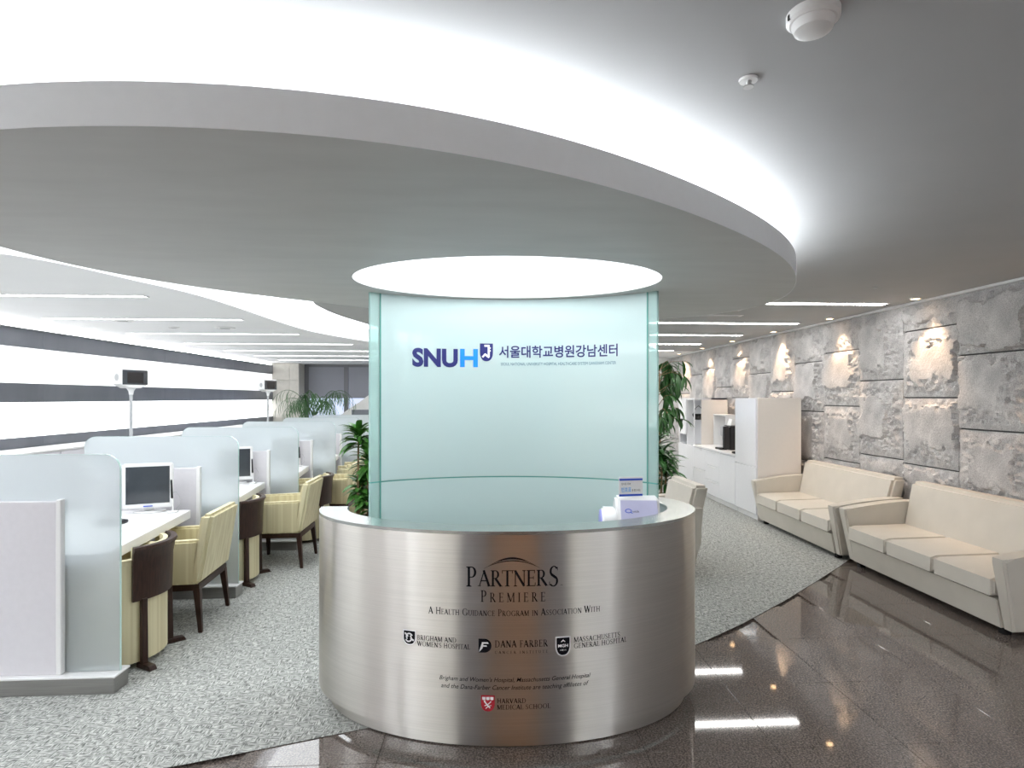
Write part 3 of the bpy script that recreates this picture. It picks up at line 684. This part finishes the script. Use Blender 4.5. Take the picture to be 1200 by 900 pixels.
font_on('SNU', -.649, -.350, 1.797, .122, t, 'lettering', 'navy_ink', bold=.045, fmap=on_glass, off=.0085)
font_on('H', -.335, -.218, 1.800, .119, t, 'lettering', 'blue_ink', bold=.035, fmap=on_glass, off=.0085)
print_polys(at([shield(.086,.116,10)], -.161, 1.898), on_glass, 'emblem', 'navy_ink', t, .0085)
mk = [gl_stroke(-.012,.041,.022,.041,.013),gl_stroke(.017,.045,.017,-.034,.013),gl_stroke(.017,.026,.030,.026,.009),gl_stroke(.017,.008,.030,.008,.009),gl_stroke(.020,-.036,-.008,-.014,.013),gl_stroke(-.004,-.012,-.025,-.034,.012)]
print_polys(at(mk, -.163, 1.900), on_glass, 'emblem_mark', 'white_ink', t, .0095)
font_on('서울대학교병원강남센터', -.078, .713, 1.862, .080, t, 'lettering', 'navy_ink', bold=.018, fmap=on_glass, off=.0085)
font_on('SEOUL NATIONAL UNIVERSITY HOSPITAL HEALTHCARE SYSTEM GANGNAM CENTER', -.066, .702, 1.812, .019, t, 'lettering', 'teal_ink', fmap=on_glass, off=.0085)

# ------------------------------------------------------------------ ticket dispenser on the counter worktop
t = thing('ticket_dispenser', 'white and lavender queue ticket dispenser standing inside the counter rim', 'dispenser', (.745,3.21,.776), R(-6))
pr = [(-.15,0),(-.15,.06),(-.03,.275),(-.015,.285),(.05,.285),(.11,.24),(.13,.15),(.13,0)]
MB().prism(pr, 'x', -.07, .165, .012).build('body', 'white_plastic', t, True)
el = [(.115*math.cos(2*PI*k/28), .115+.115*math.sin(2*PI*k/28)) for k in range(28)]
MB().prism(el, 'x', -.145, -.07, .01).build('paper_drum', 'white_plastic', t, True)
el2 = [(.10*math.cos(2*PI*k/28), .115+.10*math.sin(2*PI*k/28)) for k in range(28)]
MB().prism(el2, 'x', -.152, -.145, .003).build('end_cap', 'lavender', t, True)
sl_ = [(-.1515,.062),(-.0345,.2715),(-.030,.269),(-.147,.0595)]
MB().prism(sl_, 'x', -.045, .150).build('front_panel', 'pale_lavender', t)
def on_disp(x, l, off):    # l runs up the sloped front
    d = Vector((.117,.2095)).normalized(); n_ = Vector((-d.y,d.x)); p = Vector((-.1515,.062))+d*l+n_*(off+.001); return (x, p.x, p.y)
print_polys(gl_arc(-.005,.18,.018,.012,0,360,.004,.004,20)+[gl_stroke(.006,.174,.016,.166,.004)], on_disp, 'lettering', 'royal_ink', t, .001)
font_on('uick', .018, .052, .172, .012, t, 'lettering', 'black_ink', fmap=on_disp, off=.001)
t2 = thing('ticket_sign', 'small white sign with blue bars and Korean text on the ticket dispenser', 'sign', (.757,3.195,1.064), R(7))
MB().box(-.068,.068,-.002,.002,0,.108,.0015,1).build('card', 'white_plastic', t2)
for z in (.088,.004): MB().box(-.066,.066,-.004,-.002,z,z+.010).build('bar', 'royal_ink', t2)
def on_sign(x, z, off): return (x, -.002-off, z)
font_on('접수를 위해', -.054, -.002, .064, .012, t2, 'lettering', 'black_ink', fmap=on_sign, off=.001)
font_on('번호표', -.054, .002, .026, .026, t2, 'lettering', 'light_blue_ink', bold=.02, fmap=on_sign, off=.001)
font_on('를 뽑으세요', .006, .054, .028, .013, t2, 'lettering', 'black_ink', fmap=on_sign, off=.001)

# ------------------------------------------------------------------ consultation booths on the left
PX0, PX1, PH = -3.22, -2.03, 1.285
def partition(first, proto, y, label):
    if not first: return again(proto, False, (0,y,GZ), 0, label)
    t = thing('glass_partition', label, 'partition', (0,y,GZ), 0, 'frosted glass partitions between the booths')
    MB().box(PX0, PX1+.005, -.065, .065, 0, .085, .003, 1).build('plinth', 'steel_plinth', t)
    MB().box(PX0-.005, PX1+.012, -.07, .07, .086, .098, .003, 1).build('plinth_cap', 'white_laminate', t)
    r_ = .085; pts = [(PX0,.10),(PX1,.10)]
    pts += [(PX1-r_+r_*math.cos(a*PI/16), PH-r_+r_*math.sin(a*PI/16)) for a in range(0,9)]
    pts += [(PX0+r_-r_*math.sin(a*PI/16), PH-r_+r_*math.cos(a*PI/16)) for a in range(0,9)]
    MB().prism(pts, 'y', -.006, .006).build('glass_pane', 'frosted_glass', t)
    # green polished edge of the pane
    inn = [(x*.0+x, z) for x, z in pts]
    mb = MB(); n_ = len(pts); cxm = (PX0+PX1)/2
    for i in range(1, n_-1):
        (xa,za),(xb,zb) = pts[i], pts[i+1]
        d = Vector((xb-xa,zb-za)); 
        if d.length < 1e-4: continue
        nn = Vector((d.y,-d.x)).normalized()*.0015
        mb.hexa([(xa,-.007,za),(xb,-.007,zb),(xb,.007,zb),(xa,.007,za),(xa+nn.x,-.007,za+nn.y),(xb+nn.x,-.007,zb+nn.y),(xb+nn.x,.007,zb+nn.y),(xa+nn.x,.007,za+nn.y)])
    mb.build('edge_strip', 'glass_edge', t)
    MB().box(PX0+.02, -2.345, -.036, -.0065, .0985, 1.035, .003, 1).build('side_panel', 'lilac_panel', t)
    MB().box(-2.344, -2.315, -.042, -.0065, .0985, 1.045, .004, 1).build('panel_post', 'white_laminate', t)
    return t
PYS = [3.41,4.95,6.45,7.96,9.47,10.98]
plab = ['nearest frosted glass partition with grey side panel, cut by the left picture edge','second frosted glass partition from the front, behind the nearest tub chair','third frosted glass partition from the front','fourth frosted glass partition from the front','fifth frosted glass partition from the front','farthest frosted glass partition in the row of booths']
p0 = partition(True, None, PYS[0], plab[0])
for y, lb in zip(PYS[1:], plab[1:]): partition(False, p0, y, lb)
for o in p0.children:
    pass
# desks
def make_desk():
    t = thing('booth_desk', '', 'desk', (0,0,GZ), 0, 'white desks in the booths')
    L_ = 1.33
    MB().prism([(-3.2,0),(-2.16,0),(-2.34,L_),(-3.2,L_)], 'z', .655, .72, .004, 1).build('worktop', 'white_laminate', t)
    MB().box(-2.78,-2.75, .01, L_-.01, .0, .654, .002, 1).build('front_panel', 'lilac_panel', t)
    MB().box(-3.2,-2.781, .0, .03, .0, .654, .002, 1).build('side_panel', 'white_laminate', t)
    MB().box(-3.2,-2.781, L_-.03, L_, .0, .654, .002, 1).build('side_panel', 'white_laminate', t)
    return t
dk = make_desk(); ords = ['first','second','third','fourth','fifth','sixth']
for i, y in enumerate(PYS[:5]): again(dk, i == 0, (0,y+.075,GZ), 0, 'white %s booth desk from the front, behind partition %s' % (ords[i], ords[i]))
def make_monitor():
    t = thing('monitor', '', 'monitor', (0,0,0), 0, 'flat monitors on the booth desks')
    MB().box(-.165,.165,-.02,.02,.035,.375,.008).build('housing', 'white_plastic', t, True)
    MB().box(-.143,.143,-.022,-.0205,.072,.352).build('screen', 'screen_glass', t)
    MB().box(-.10,.10,.021,.05,.10,.30,.01).build('back_cover', 'white_plastic', t, True)
    MB().box(-.03,.03,.0205,.075,.012,.18,.006).build('stand', 'white_plastic', t, True)
    MB().lathe([(.001,0),(.11,0),(.11,.008),(.03,.014),(.001,.014)], 0, .05, 28, 1, .75).build('base', 'white_plastic', t, True)
    MB().box(-.03,.03,-.0215,-.0205,.048,.056).build('badge', 'royal_ink', t)
    return t
mo = make_monitor()
for i, y in enumerate(PYS[:5]): again(mo, i == 0, (-2.60,y+1.30,GZ+.722), R(20), 'slim white %s monitor with dark screen on the %s booth desk' % (('nearest' if i == 0 else ords[i]), ords[i]))
def make_pen():
    t = thing('pen_holder', '', 'pen holder', (0,0,0), 0, 'pen holders with black pens on the desks')
    MB().box(-.03,.03,-.03,.03,0,.012,.003,1).build('foot', 'white_plastic', t)
    MB().tube([(0,0,.012),(0,0,.13)], .006, 10).build('post', 'white_plastic', t, True)
    MB().tube([(.0,-.012,.11),(-.004,-.016,.25)], .009, 10, .006).build('pen', 'black_plastic', t, True)
    MB().tube([(0.0,-.012,.15),(.03,-.01,.16),(.055,-.005,.12),(.055,0,.06),(.02,0,.02)], .0022, 6).build('cord', 'grey_plastic', t, True)
    return t
pn = make_pen()
for i, y in enumerate(PYS[:5]): again(pn, i == 0, (-2.42,y+1.30,GZ+.722), 0, 'black corded pen in white holder on the %s booth desk' % ords[i])
t = thing('round_stand', 'round black stand on the first desk beside the monitor', 'stand', (-2.64,4.33,GZ+.722))
MB().lathe([(.001,0),(.10,0),(.10,.012),(.07,.02),(.001,.02)], n=28).build('base', 'black_plastic', t, True)
MB().tube([(-.04,.02,.018),(-.03,.05,.12),(.0,.09,.19)], .008, 8).build('cable', 'black_plastic', t, True)
# queue number displays on poles
def make_display():
    t = thing('queue_display', '', 'display', (0,0,0), 0, 'number displays on poles over the booths')
    MB().tube([(0,0,.012),(0,0,.93)], .013, 12).build('pole', 'grey_plastic', t, True)
    MB().lathe([(.001,0),(.07,0),(.07,.01),(.02,.016),(.001,.016)], n=24).build('foot', 'white_plastic', t, True)
    MB().lathe([(.016,.90),(.02,.93),(.035,.955)], n=14).build('collar', 'white_plastic', t, True)
    MB().prism([(-.13,.99),(-.06,.955),(.06,.955),(.13,.99),(.13,1.10),(.12,1.125),(-.12,1.125),(-.13,1.10)], 'x', -.055, .045, .008).build('housing', 'white_plastic', t, True)
    MB().box(.0455,.049,-.118,.118,.985,1.110,.002,1).build('screen', 'screen_glass', t)
    MB().box(.0492,.051,-.075,.075,1.0,1.09).build('number_window', 'black_plastic', t)
    MB().prism([(x*.022, 1.045+z*.03) for x, z in [(math.cos(k*PI/6), math.sin(k*PI/6)) for k in range(12)]], 'y', -.1332, -.130).build('speaker_grille', 'grey_plastic', t)
    return t
qd = make_display()
for i, (x, y) in enumerate([(-3.08,5.32),(-3.06,8.42),(-3.02,11.3)]):
    again(qd, i == 0, (x,y,GZ+(.722 if i<2 else .0)), R(-20), ['nearest grey number display on a pole above the second partition','second number display on a pole, before the end of the striped wall','farthest small number display on a pole in front of the palm'][i])
    if i == 2:
        pass
# low cabinet along the striped wall
for i, ya in enumerate((2.6,5.6,8.6,11.6)):
    t = thing('low_cabinet', 'long low white cabinet under the striped wall, %s from the front' % ords[i], 'cabinet', (-5.55,ya,GZ), 0, 'low cabinets under the striped wall')
    MB().box(-.40,.15,.005,2.99,.06,.93,.003,1).build('body', 'white_laminate', t)
    MB().box(-.39,.10,.02,2.97,0,.06).build('plinth', 'steel_plinth', t)
    MB().box(-.40,.17,.003,2.995,.931,.955,.003,1).build('top', 'white_laminate', t)
    for k in range(4): MB().box(.1505,.168,.02+k*.74,.74+k*.74,.08,.92,.003,1).build('door', 'white_panel', t)

# ------------------------------------------------------------------ chairs
def make_armchair():
    t = thing('armchair', '', 'chair', (0,0,0), 0, 'striped yellow armchairs at the booths')   # faces -x
    MB().box(-.255,.20,-.205,.205,.335,.455,.03).build('seat', 'yellow_fabric', t, True)
    for s_ in (-1,1):
        a, b_ = (-.285,-.215) if s_ < 0 else (.215,.285)
        MB().prism([(-.27,.33),(.21,.33),(.235,.63),(-.255,.615)], 'y', a, b_, .014).build('arm', 'yellow_fabric', t, True)
    MB().hexa([(.16,-.285,.33),(.245,-.285,.33),(.245,.285,.33),(.16,.285,.33),(.245,-.272,.80),(.325,-.272,.80),(.325,.272,.80),(.245,.272,.80)], .022, 3).build('backrest', 'yellow_fabric', t, True)
    mb = MB().box(-.25,.235,-.265,-.23,.285,.329).box(-.25,.235,.23,.265,.285,.329).box(-.25,-.215,-.23,.23,.285,.329).box(.20,.235,-.23,.23,.285,.329)
    mb.build('seat_frame', 'dark_wood', t)
    for sx in (-1,1):
        for sy in (-1,1):
            x0, y0 = (.215*sx+(-.01 if sx<0 else 0)), .245*sy; xb, yb = x0+(.03 if sx>0 else -.0), y0+.02*sy; h0, h1 = .022, .013
            MB().hexa([(xb-h1,yb-h1,0),(xb+h1,yb-h1,0),(xb+h1,yb+h1,0),(xb-h1,yb+h1,0),(x0-h0,y0-h0,.30),(x0+h0,y0-h0,.30),(x0+h0,y0+h0,.30),(x0-h0,y0+h0,.30)], .003, 1).build('leg', 'dark_wood', t)
    return t
def make_tub():
    t = thing('tub_chair', '', 'chair', (0,0,0), 0, 'tub chairs with dark wooden backs at the booths')   # faces -x, rear at +x
    n_ = 40
    MB().lathe([(.001,.02),(.235,.02),(.255,.05),(.262,.36),(.255,.40),(.22,.415),(.001,.42)], n=40).build('seat', 'yellow_fabric', t, True)
    def ring(r, a): return [(r*math.cos(-a+2*a*i/n_), r*math.sin(-a+2*a*i/n_)) for i in range(n_+1)]
    MB().strip(ring(.222,R(128)), ring(.285,R(128)), .035, .615).build('shell', 'yellow_fabric', t, True)
    MB().strip(ring(.245,R(122)), ring(.290,R(122)), .6155, .645).build('arm_roll', 'yellow_fabric', t, True)
    # wooden back plate, flaring outwards at the top
    bm = MB(); prof = [(.287,.405),(.292,.62),(.305,.69),(.322,.705),(.322,.718),(.300,.715),(.285,.70),(.270,.64),(.2865,.60)]
    A_ = R(48); rows = []
    prof = [(.287,.40),(.293,.60),(.303,.675),(.325,.70),(.322,.715),(.290,.712),(.2865,.66)]
    for i in range(n_+1):
        a = -A_+2*A_*i/n_; rows.append([bm.bm.verts.new((r*math.cos(a)*1.02, r*math.sin(a), z+.015*math.sin(0))) for r, z in
            [(.2875,.40),(.306,.40),(.312,.62),(.322,.685),(.335,.705),(.330,.72),(.300,.722),(.291,.66),(.2875,.60)]])
    for a, b_ in zip(rows, rows[1:]):
        m_ = len(a)
        for k in range(m_): bm.bm.faces.new((a[k],a[(k+1)%m_],b_[(k+1)%m_],b_[k]))
    bm.bm.faces.new(rows[0]); bm.bm.faces.new(rows[-1][::-1]); bm.build('wooden_back', 'dark_wood', t, True)
    MB().strip(ring(.262,R(46)), ring(.2865,R(46)), .646, .712).build('back_cushion', 'yellow_fabric', t, True)
    for s_ in (-1,1):
        a = R(36)*s_; d = Vector((math.cos(a),math.sin(a))); n2 = Vector((-d.y,d.x))
        def q(r, w_): p = d*r+n2*w_; return (p.x,p.y)
        MB().hexa([q(.292,-.017)+(0.0,),q(.325,-.017)+(0.0,),q(.325,.017)+(0.0,),q(.292,.017)+(0.0,),q(.292,-.017)+(.41,),q(.318,-.017)+(.41,),q(.318,.017)+(.41,),q(.292,.017)+(.41,)], .003, 1).build('leg', 'dark_wood', t)
        MB().hexa([q(.27,-.024)+(0.0,),q(.40,-.024)+(0.0,),q(.40,.024)+(0.0,),q(.27,.024)+(0.0,),q(.27,-.022)+(.032,),q(.385,-.022)+(.026,),q(.385,.022)+(.026,),q(.27,.022)+(.032,)], .003, 1).build('foot', 'dark_wood', t)
    return t
ac = make_armchair()
acp = [(-2.235,4.43,5,'yellow armchair nearest the viewer, between the first two partitions'),(-2.02,5.965,2,'yellow armchair in full view in the second booth, its side to the viewer'),(-1.93,7.50,0,'yellow armchair of the third booth, just above the left end of the counter'),(-1.95,9.0,3,'yellow armchair of the fourth booth, half hidden by the one before it'),(-2.0,10.5,0,'farthest yellow armchair, only its top visible')]
for i, (x, y, a, lb) in enumerate(acp): again(ac, i == 0, (x,y,GZ), R(a), lb)
tb = make_tub()
tbp = [(-2.315,3.82,6,'tub chair nearest the viewer with dark wooden back, right behind the first partition'),(-2.33,5.37,4,'tub chair beside the second partition, behind the nearest armchair'),(-2.13,6.93,3,'tub chair between the second and third armchairs, mostly hidden'),(-1.88,8.36,0,'tub chair with dark back next to the plant left of the glass screen')]
for i, (x, y, a, lb) in enumerate(tbp): again(tb, i == 0, (x,y,GZ), R(a), lb)

# ------------------------------------------------------------------ sofas
def make_sofa(W, nseat, name='sofa', grp='cream leather sofas along the stone wall'):
    t = thing(name, '', 'sofa' if nseat > 1 else 'armchair', (0,0,0), 0, grp)     # faces -x, local x 0 front .. .78 back, y centred
    h = W/2; aw = .115
    MB().prism([(.035,.05),(.59,.05),(.65,.245),(.0,.245)], 'y', -h+aw+.001, h-aw-.001, .006).build('base', 'leather_side', t, True)
    sw = (W-2*aw-.006)/nseat
    for k in range(nseat):
        y0 = -h+aw+.003+k*sw
        MB().prism([(-.03,.262),(.56,.262),(.56,.40),(.02,.388),(-.025,.372)], 'y', y0+.002, y0+sw-.002, .02, 3).build('seat_cushion', 'leather', t, True)
    MB().hexa([(.50,-h+aw+.004,.30),(.66,-h+aw+.004,.30),(.66,h-aw-.004,.30),(.50,h-aw-.004,.30),(.62,-h+aw-.03,.80),(.76,-h+aw-.03,.80),(.76,h-aw+.03,.80),(.62,h-aw+.03,.80)], .028, 4).build('backrest', 'leather', t, True)
    for s_ in (-1,1):
        a, b_ = (-h,-h+aw) if s_ < 0 else (h-aw,h)
        bm = MB(); n_ = 10; top = [(-.045+.715*i/n_, .535+.075*math.sin(PI/2*i/n_)) for i in range(n_+1)]
        side = [(.045,.05)]+[(.59,.05)]+[(.65,.30)]+top[::-1]+[(-.045,.50)]
        bm.prism(side, 'y', a, b_, .016, 3)
        for v in bm.bm.verts:    # arms lean: narrow at the foot, full at the top
            k = max(0, (.45-v.co.z)/.45)
            mid_ = (a+b_)/2+s_*.0; v.co.y = mid_+(v.co.y-mid_)*(1-.30*k)-s_*.018*k
        bm.build('arm', 'leather_side', t, True)
    for sx in (.09,.54):
        for s_ in (-1,1): MB().box(sx-.025,sx+.025,s_*(h-.15)-.025,s_*(h-.15)+.025,0,.049).build('foot', 'black_plastic', t)
    return t
so = make_sofa(1.90, 3)
again(so, True, (3.40,4.65,.001), R(-.6), 'cream leather three seat sofa nearest the viewer at the right edge')
again(so, False, (3.385,6.57,GZ), R(-.6), 'cream leather three seat sofa beside the white cabinet')
s1 = make_sofa(.86, 1, 'lounge_armchair', 'single cream leather armchairs behind the counter')
again(s1, True, (1.20,5.60,GZ), R(3), 'cream leather armchair right behind the counter and glass screen')
again(s1, False, (2.0,9.75,GZ), R(10), 'cream leather armchair half hidden by the plant, far right of the screen')

# ------------------------------------------------------------------ white cabinet wall with coffee corner
cx, y0, y1 = 3.45, 7.55, 10.75
def door(parent, ya, yb, za, zb, nm_='door', handle=None):
    o = MB().box(-.018, -.0005, ya+.002, yb-.002, za+.002, zb-.002, .0015, 1).build(nm_, 'white_gloss', parent)
    if handle: MB().box(-.026, -.0185, handle[0], handle[1], handle[2], handle[2]+.012, .002, 1).build('handle', 'steel_plain', o)
    return o
t = thing('tall_cabinet', 'tall white cabinet with cream side beside the far sofa', 'cabinet', (cx,y0,GZ))
MB().box(0,.58,0,.66,.07,1.59,.002,1).build('body', 'white_gloss', t)
tag(MB().box(.001,.58,-.012,-.0005,.0,1.592,.002,1).build('side_panel', 'cream_laminate', t), 'cream side panel')
MB().box(.02,.56,.01,.65,0,.069).build('plinth', 'white_laminate', t)
door(t, 0,.66,.70,1.59, handle=(.60,.64,.71)); door(t, 0,.66,.08,.69)
t = thing('base_cabinet', 'low white drawer cabinet with the coffee machine on it', 'cabinet', (cx,y0+.665,GZ))
MB().box(0,.58,0,1.74,.07,.775,.002,1).build('body', 'white_gloss', t)
MB().box(.02,.56,.01,1.73,0,.069).build('plinth', 'white_laminate', t)
MB().box(-.025,.58,0,1.74,.776,.80,.002,1).build('worktop', 'white_laminate', t)
door(t, 0,.58,.08,.76)
for k in range(3): door(t, .58,1.16,.08+k*.23,.08+(k+1)*.23-.003, 'drawer', handle=(.74,1.0,.08+(k+1)*.23-.03))
for k in range(2): door(t, 1.16,1.74,.08+k*.345,.08+(k+1)*.345-.003, 'drawer', handle=(1.32,1.58,.08+(k+1)*.345-.03))
t = thing('niche_cabinet', 'tall white cabinet with open niche at the far end of the cabinet row', 'cabinet', (cx,y0+2.41,GZ))
MB().box(.30,.58,.02,.75,.07,1.589).box(0,.015,0,.02,.78,1.56).box(0,.58,0,.02,.07,.78).box(0,.58,.75,.78,.07,1.589).box(0,.58,.02,.75,.07,.78).box(0,.58,.02,.75,1.56,1.589).box(0,.299,.36,.38,.78,1.56).build('body', 'white_gloss', t)
MB().box(.02,.56,.01,.77,0,.069).build('plinth', 'white_laminate', t)
tag(MB().box(.13,.58,0,.02,.801,1.558).build('side_panel', 'cream_laminate', t), 'cream side panel')
door(t, 0,.36,.08,.78); door(t, .36,.78,.08,.78); door(t, .38,.78,.95,1.58, handle=(.40,.44,.98))
t = thing('wall_shelf', 'small white shelf rack standing above the coffee machine', 'shelf', (cx+.31,y0+1.80,GZ+.801))
MB().box(0,.22,0,.55,.50,.52).box(0,.22,0,.02,0,.50).box(0,.22,.53,.55,0,.50).box(.205,.219,.02,.53,.0,.50).build('rack', 'white_laminate', t)
t = thing('coffee_machine', 'black coffee machine with silver front on the white worktop', 'coffee machine', (cx+.09,y0+1.40,GZ+.801))
MB().box(.06,.36,-.13,.15,.0,.37,.02,3).build('body', 'black_plastic', t, True)
MB().box(-.02,.06,-.12,-.06,.02,.36,.008).build('front_pillar', 'black_plastic', t, True)
MB().box(.02,.0595,-.055,.14,.20,.36,.01).build('control_head', 'steel_plain', t, True)
MB().tube([(.03,.04,.20),(.03,.04,.15)], .014, 10).build('spout', 'steel_plain', t, True)
MB().box(-.06,.0595,-.055,.14,.0,.03,.005).build('drip_tray', 'black_plastic', t)
MB().lathe([(.001,.0),(.03,.0),(.03,.004),(.001,.004)], n=20).build('dial', 'steel_plain', t, True).matrix_local = Matrix.Translation((.20,-.1305,.27)) @ Matrix.Rotation(PI/2,4,'X')
t = thing('card_sign', 'small white card standing on the coffee machine', 'sign', (cx+.20,y0+1.42,GZ+1.172))
MB().hexa([(0,-.07,0),(.004,-.07,0),(.004,.07,0),(0,.07,0),(.03,-.07,.10),(.034,-.07,.10),(.034,.07,.10),(.03,.07,.10)]).build('card', 'white_plastic', t)
t = thing('wire_basket', 'dark wire basket hanging in the cabinet niche', 'basket', (cx+.125,y0+2.41+.14,1.22))
MB().lathe([(.001,0),(.06,0),(.10,.07),(.105,.10),(.098,.10),(.055,.012),(.001,.012)], n=16).build('bowl', 'black_plastic', t)
MB().tube([(-.09,0,.10),(-.05,0,.20),(0,0,.24),(.05,0,.20),(.09,0,.10)], .006, 6).build('handle', 'black_plastic', t, True)
tag(MB().box(cx-.01,cx+.09,y0+.72,y0+.80,GZ+.801,GZ+.83,.004,1).build('small_tray', 'black_plastic'), 'small black tray at the near end of the worktop', 'tray')

# ------------------------------------------------------------------ plants
def leaf_mesh(name, L_, W_, droop, mat, seg=5, fold=.25):
    bm = bmesh.new(); rows = []
    for i in range(seg+1):
        u = i/seg; w = W_*math.sin(PI*min(1,u*.93+.05))**.75*(1 if u < .98 else .1)
        x = L_*math.sin(u*droop)/max(droop,.01) if droop else L_*u; z = -L_*(1-math.cos(u*droop))/max(droop,.01)
        rows.append([bm.verts.new((x,-w/2,z+fold*w)), bm.verts.new((x,0,z)), bm.verts.new((x,w/2,z+fold*w))])
    for a, b_ in zip(rows, rows[1:]):
        bm.faces.new((a[0],a[1],b_[1],b_[0])); bm.faces.new((a[1],a[2],b_[2],b_[1]))
    me = bpy.data.meshes.new(name); bm.to_mesh(me); bm.free(); me.materials.append(MAT[mat])
    for p in me.polygons: p.use_smooth = True
    return me
def add_leaf(me, parent, loc, az, pitch, sc_=1.0, roll=0.0):
    o = bpy.data.objects.new('leaf', me); C.objects.link(o); o.parent = parent
    o.matrix_local = Matrix.Translation(loc) @ Matrix.Rotation(az,4,'Z') @ Matrix.Rotation(-pitch,4,'Y') @ Matrix.Rotation(roll,4,'X') @ Matrix.Scale(sc_,4)
    return o
def pot(t, r, h, mat):
    MB().lathe([(.001,0),(r*.78,0),(r,h*.9),(r*1.05,h*.92),(r*1.05,h),(r*.92,h),(r*.9,h*.88),(.001,h*.88)], n=28).build('pot', mat, t, True)
    MB().lathe([(.001,h*.881),(r*.88,h*.881),(r*.5,h*.93),(.001,h*.94)], n=20).build('soil', 'dark_soil', t, True)
def dracaena(name_, loc, stems, label, lmat, pr=.17, ph=.3, pm='terracotta', L_=.30, rnd_seed=1, W_=.05, per=26):
    t = thing(name_, label, 'plant', loc); pot(t, pr, ph, pm); rd = random.Random(rnd_seed)
    me = leaf_mesh('leaf', L_, W_, 1.3, lmat)
    for (dx, dy, z) in stems:
        MB().tube([(dx*.3,dy*.3,ph*.9),(dx*.7,dy*.7,z*.6),(dx,dy,z)], .014, 7, .010).build('stem', 'bark', t, True)
        for k in range(per):
            f_ = k/per; add_leaf(me, t, (dx,dy,z-.14*(1-f_)+rd.uniform(-.01,.02)), rd.uniform(0,2*PI), R(5+70*f_+rd.uniform(-12,12)), rd.uniform(.7,1.1), rd.uniform(-.3,.3))
    return t
dracaena('dracaena', (-1.44,6.55,GZ), [(.02,-.02,1.20),(.13,.05,.92),(.03,.10,.66),(.15,-.05,.50)], 'leafy green dracaena left of the glass screen beside the tub chair', 'leaf_bright', rnd_seed=3, L_=.27, ph=.28, per=62, W_=.07)
dracaena('dracaena', (1.93,6.75,GZ), [(-.04,0,1.05),(.10,.05,.74),(-.06,.08,.50),(.02,-.05,.92)], 'dark green dracaena right of the glass screen behind the armchair', 'leaf_dark', rnd_seed=5, L_=.32, ph=.28, per=40, W_=.058, pm='grey_pot')
# tall weeping fig
t = thing('fig_tree', 'tall potted fig tree with drooping leaves right of the glass screen', 'plant', (2.42,8.5,GZ)); pot(t, .22, .4, 'grey_pot'); rd = random.Random(11)
MB().tube([(0,0,.36),(.03,.02,.9),(-.02,0,1.4),(.02,0,1.95)], .022, 8, .010).build('trunk', 'bark', t, True)
lm = leaf_mesh('leaf', .22, .05, .7, 'leaf_dark', 4)
for k in range(24):
    z = rd.uniform(1.2,2.12); az = rd.uniform(0,2*PI); ln_ = rd.uniform(.18,.50)*(1.2-.35*abs(z-1.6))
    base = Vector((0,0,z-.12)); tip = base+Vector((math.cos(az)*ln_, math.sin(az)*ln_, rd.uniform(-.05,.22)))
    mid_ = (base+tip)/2+Vector((0,0,.06)); MB().tube([base,mid_,tip], .006, 5, .003).build('branch', 'bark', t, True)
    for q in range(12):
        f_ = rd.uniform(.3,1.0); p = base.lerp(tip, f_)+Vector((0,0,.04*math.sin(f_*PI)))
        add_leaf(lm, t, p, az+rd.uniform(-1.6,1.6), R(rd.uniform(-85,-5)), rd.uniform(.75,1.25), rd.uniform(-.5,.5))
# palm near the window
t = thing('palm', 'large potted palm in front of the far window', 'plant', (-3.75,13.0,GZ)); pot(t, .25, .42, 'grey_pot'); rd = random.Random(21)
MB().tube([(0,0,.38),(.02,0,.9),(-.01,.02,1.25)], .04, 8, .028).build('trunk', 'bark', t, True)
lf = leaf_mesh('leaf', .38, .020, .9, 'leaf_dark', 3)
for k in range(16):
    az = 2*PI*k/16+rd.uniform(-.2,.2); up = rd.uniform(.45,1.0); ln_ = rd.uniform(.75,1.1)
    pts = []
    for i in range(13):
        u = i/12; pts.append(Vector((math.cos(az)*ln_*u*.85, math.sin(az)*ln_*u*.85, 1.2+up*ln_*math.sin(u*2.1)*.78-.28*u*u)))
    MB().tube(pts, .009, 5, .003).build('frond', 'leaf_dark', t, True)
    for i in range(3, 13):
        for s_ in (-1,1):
            add_leaf(lf, t, pts[i], az+s_*R(rd.uniform(30,58)), R(-20-35*(i/12)+rd.uniform(-10,10)), 1.0-.4*abs(i-7)/6, s_*.3)

# slanted striped screen at the far end
t = thing('striped_screen', 'white screen with slanting top and grey bars at the far end', 'screen', (-2.95,13.9,GZ))
MB().prism([(-.60,0),(1.4,0),(1.4,2.5),(1.1,2.32),(-.60,1.12)], 'y', 0, .12).build('panel', 'wall_white', t)
for z in (1.20,1.62,2.02):
    xl = -.60+max(0,(z+.1-1.12))/1.2*1.7+.12
    MB().box(xl,1.39,-.02,-.0005,z,z+.12,.003,1).build('bar', 'steel_dark', t)
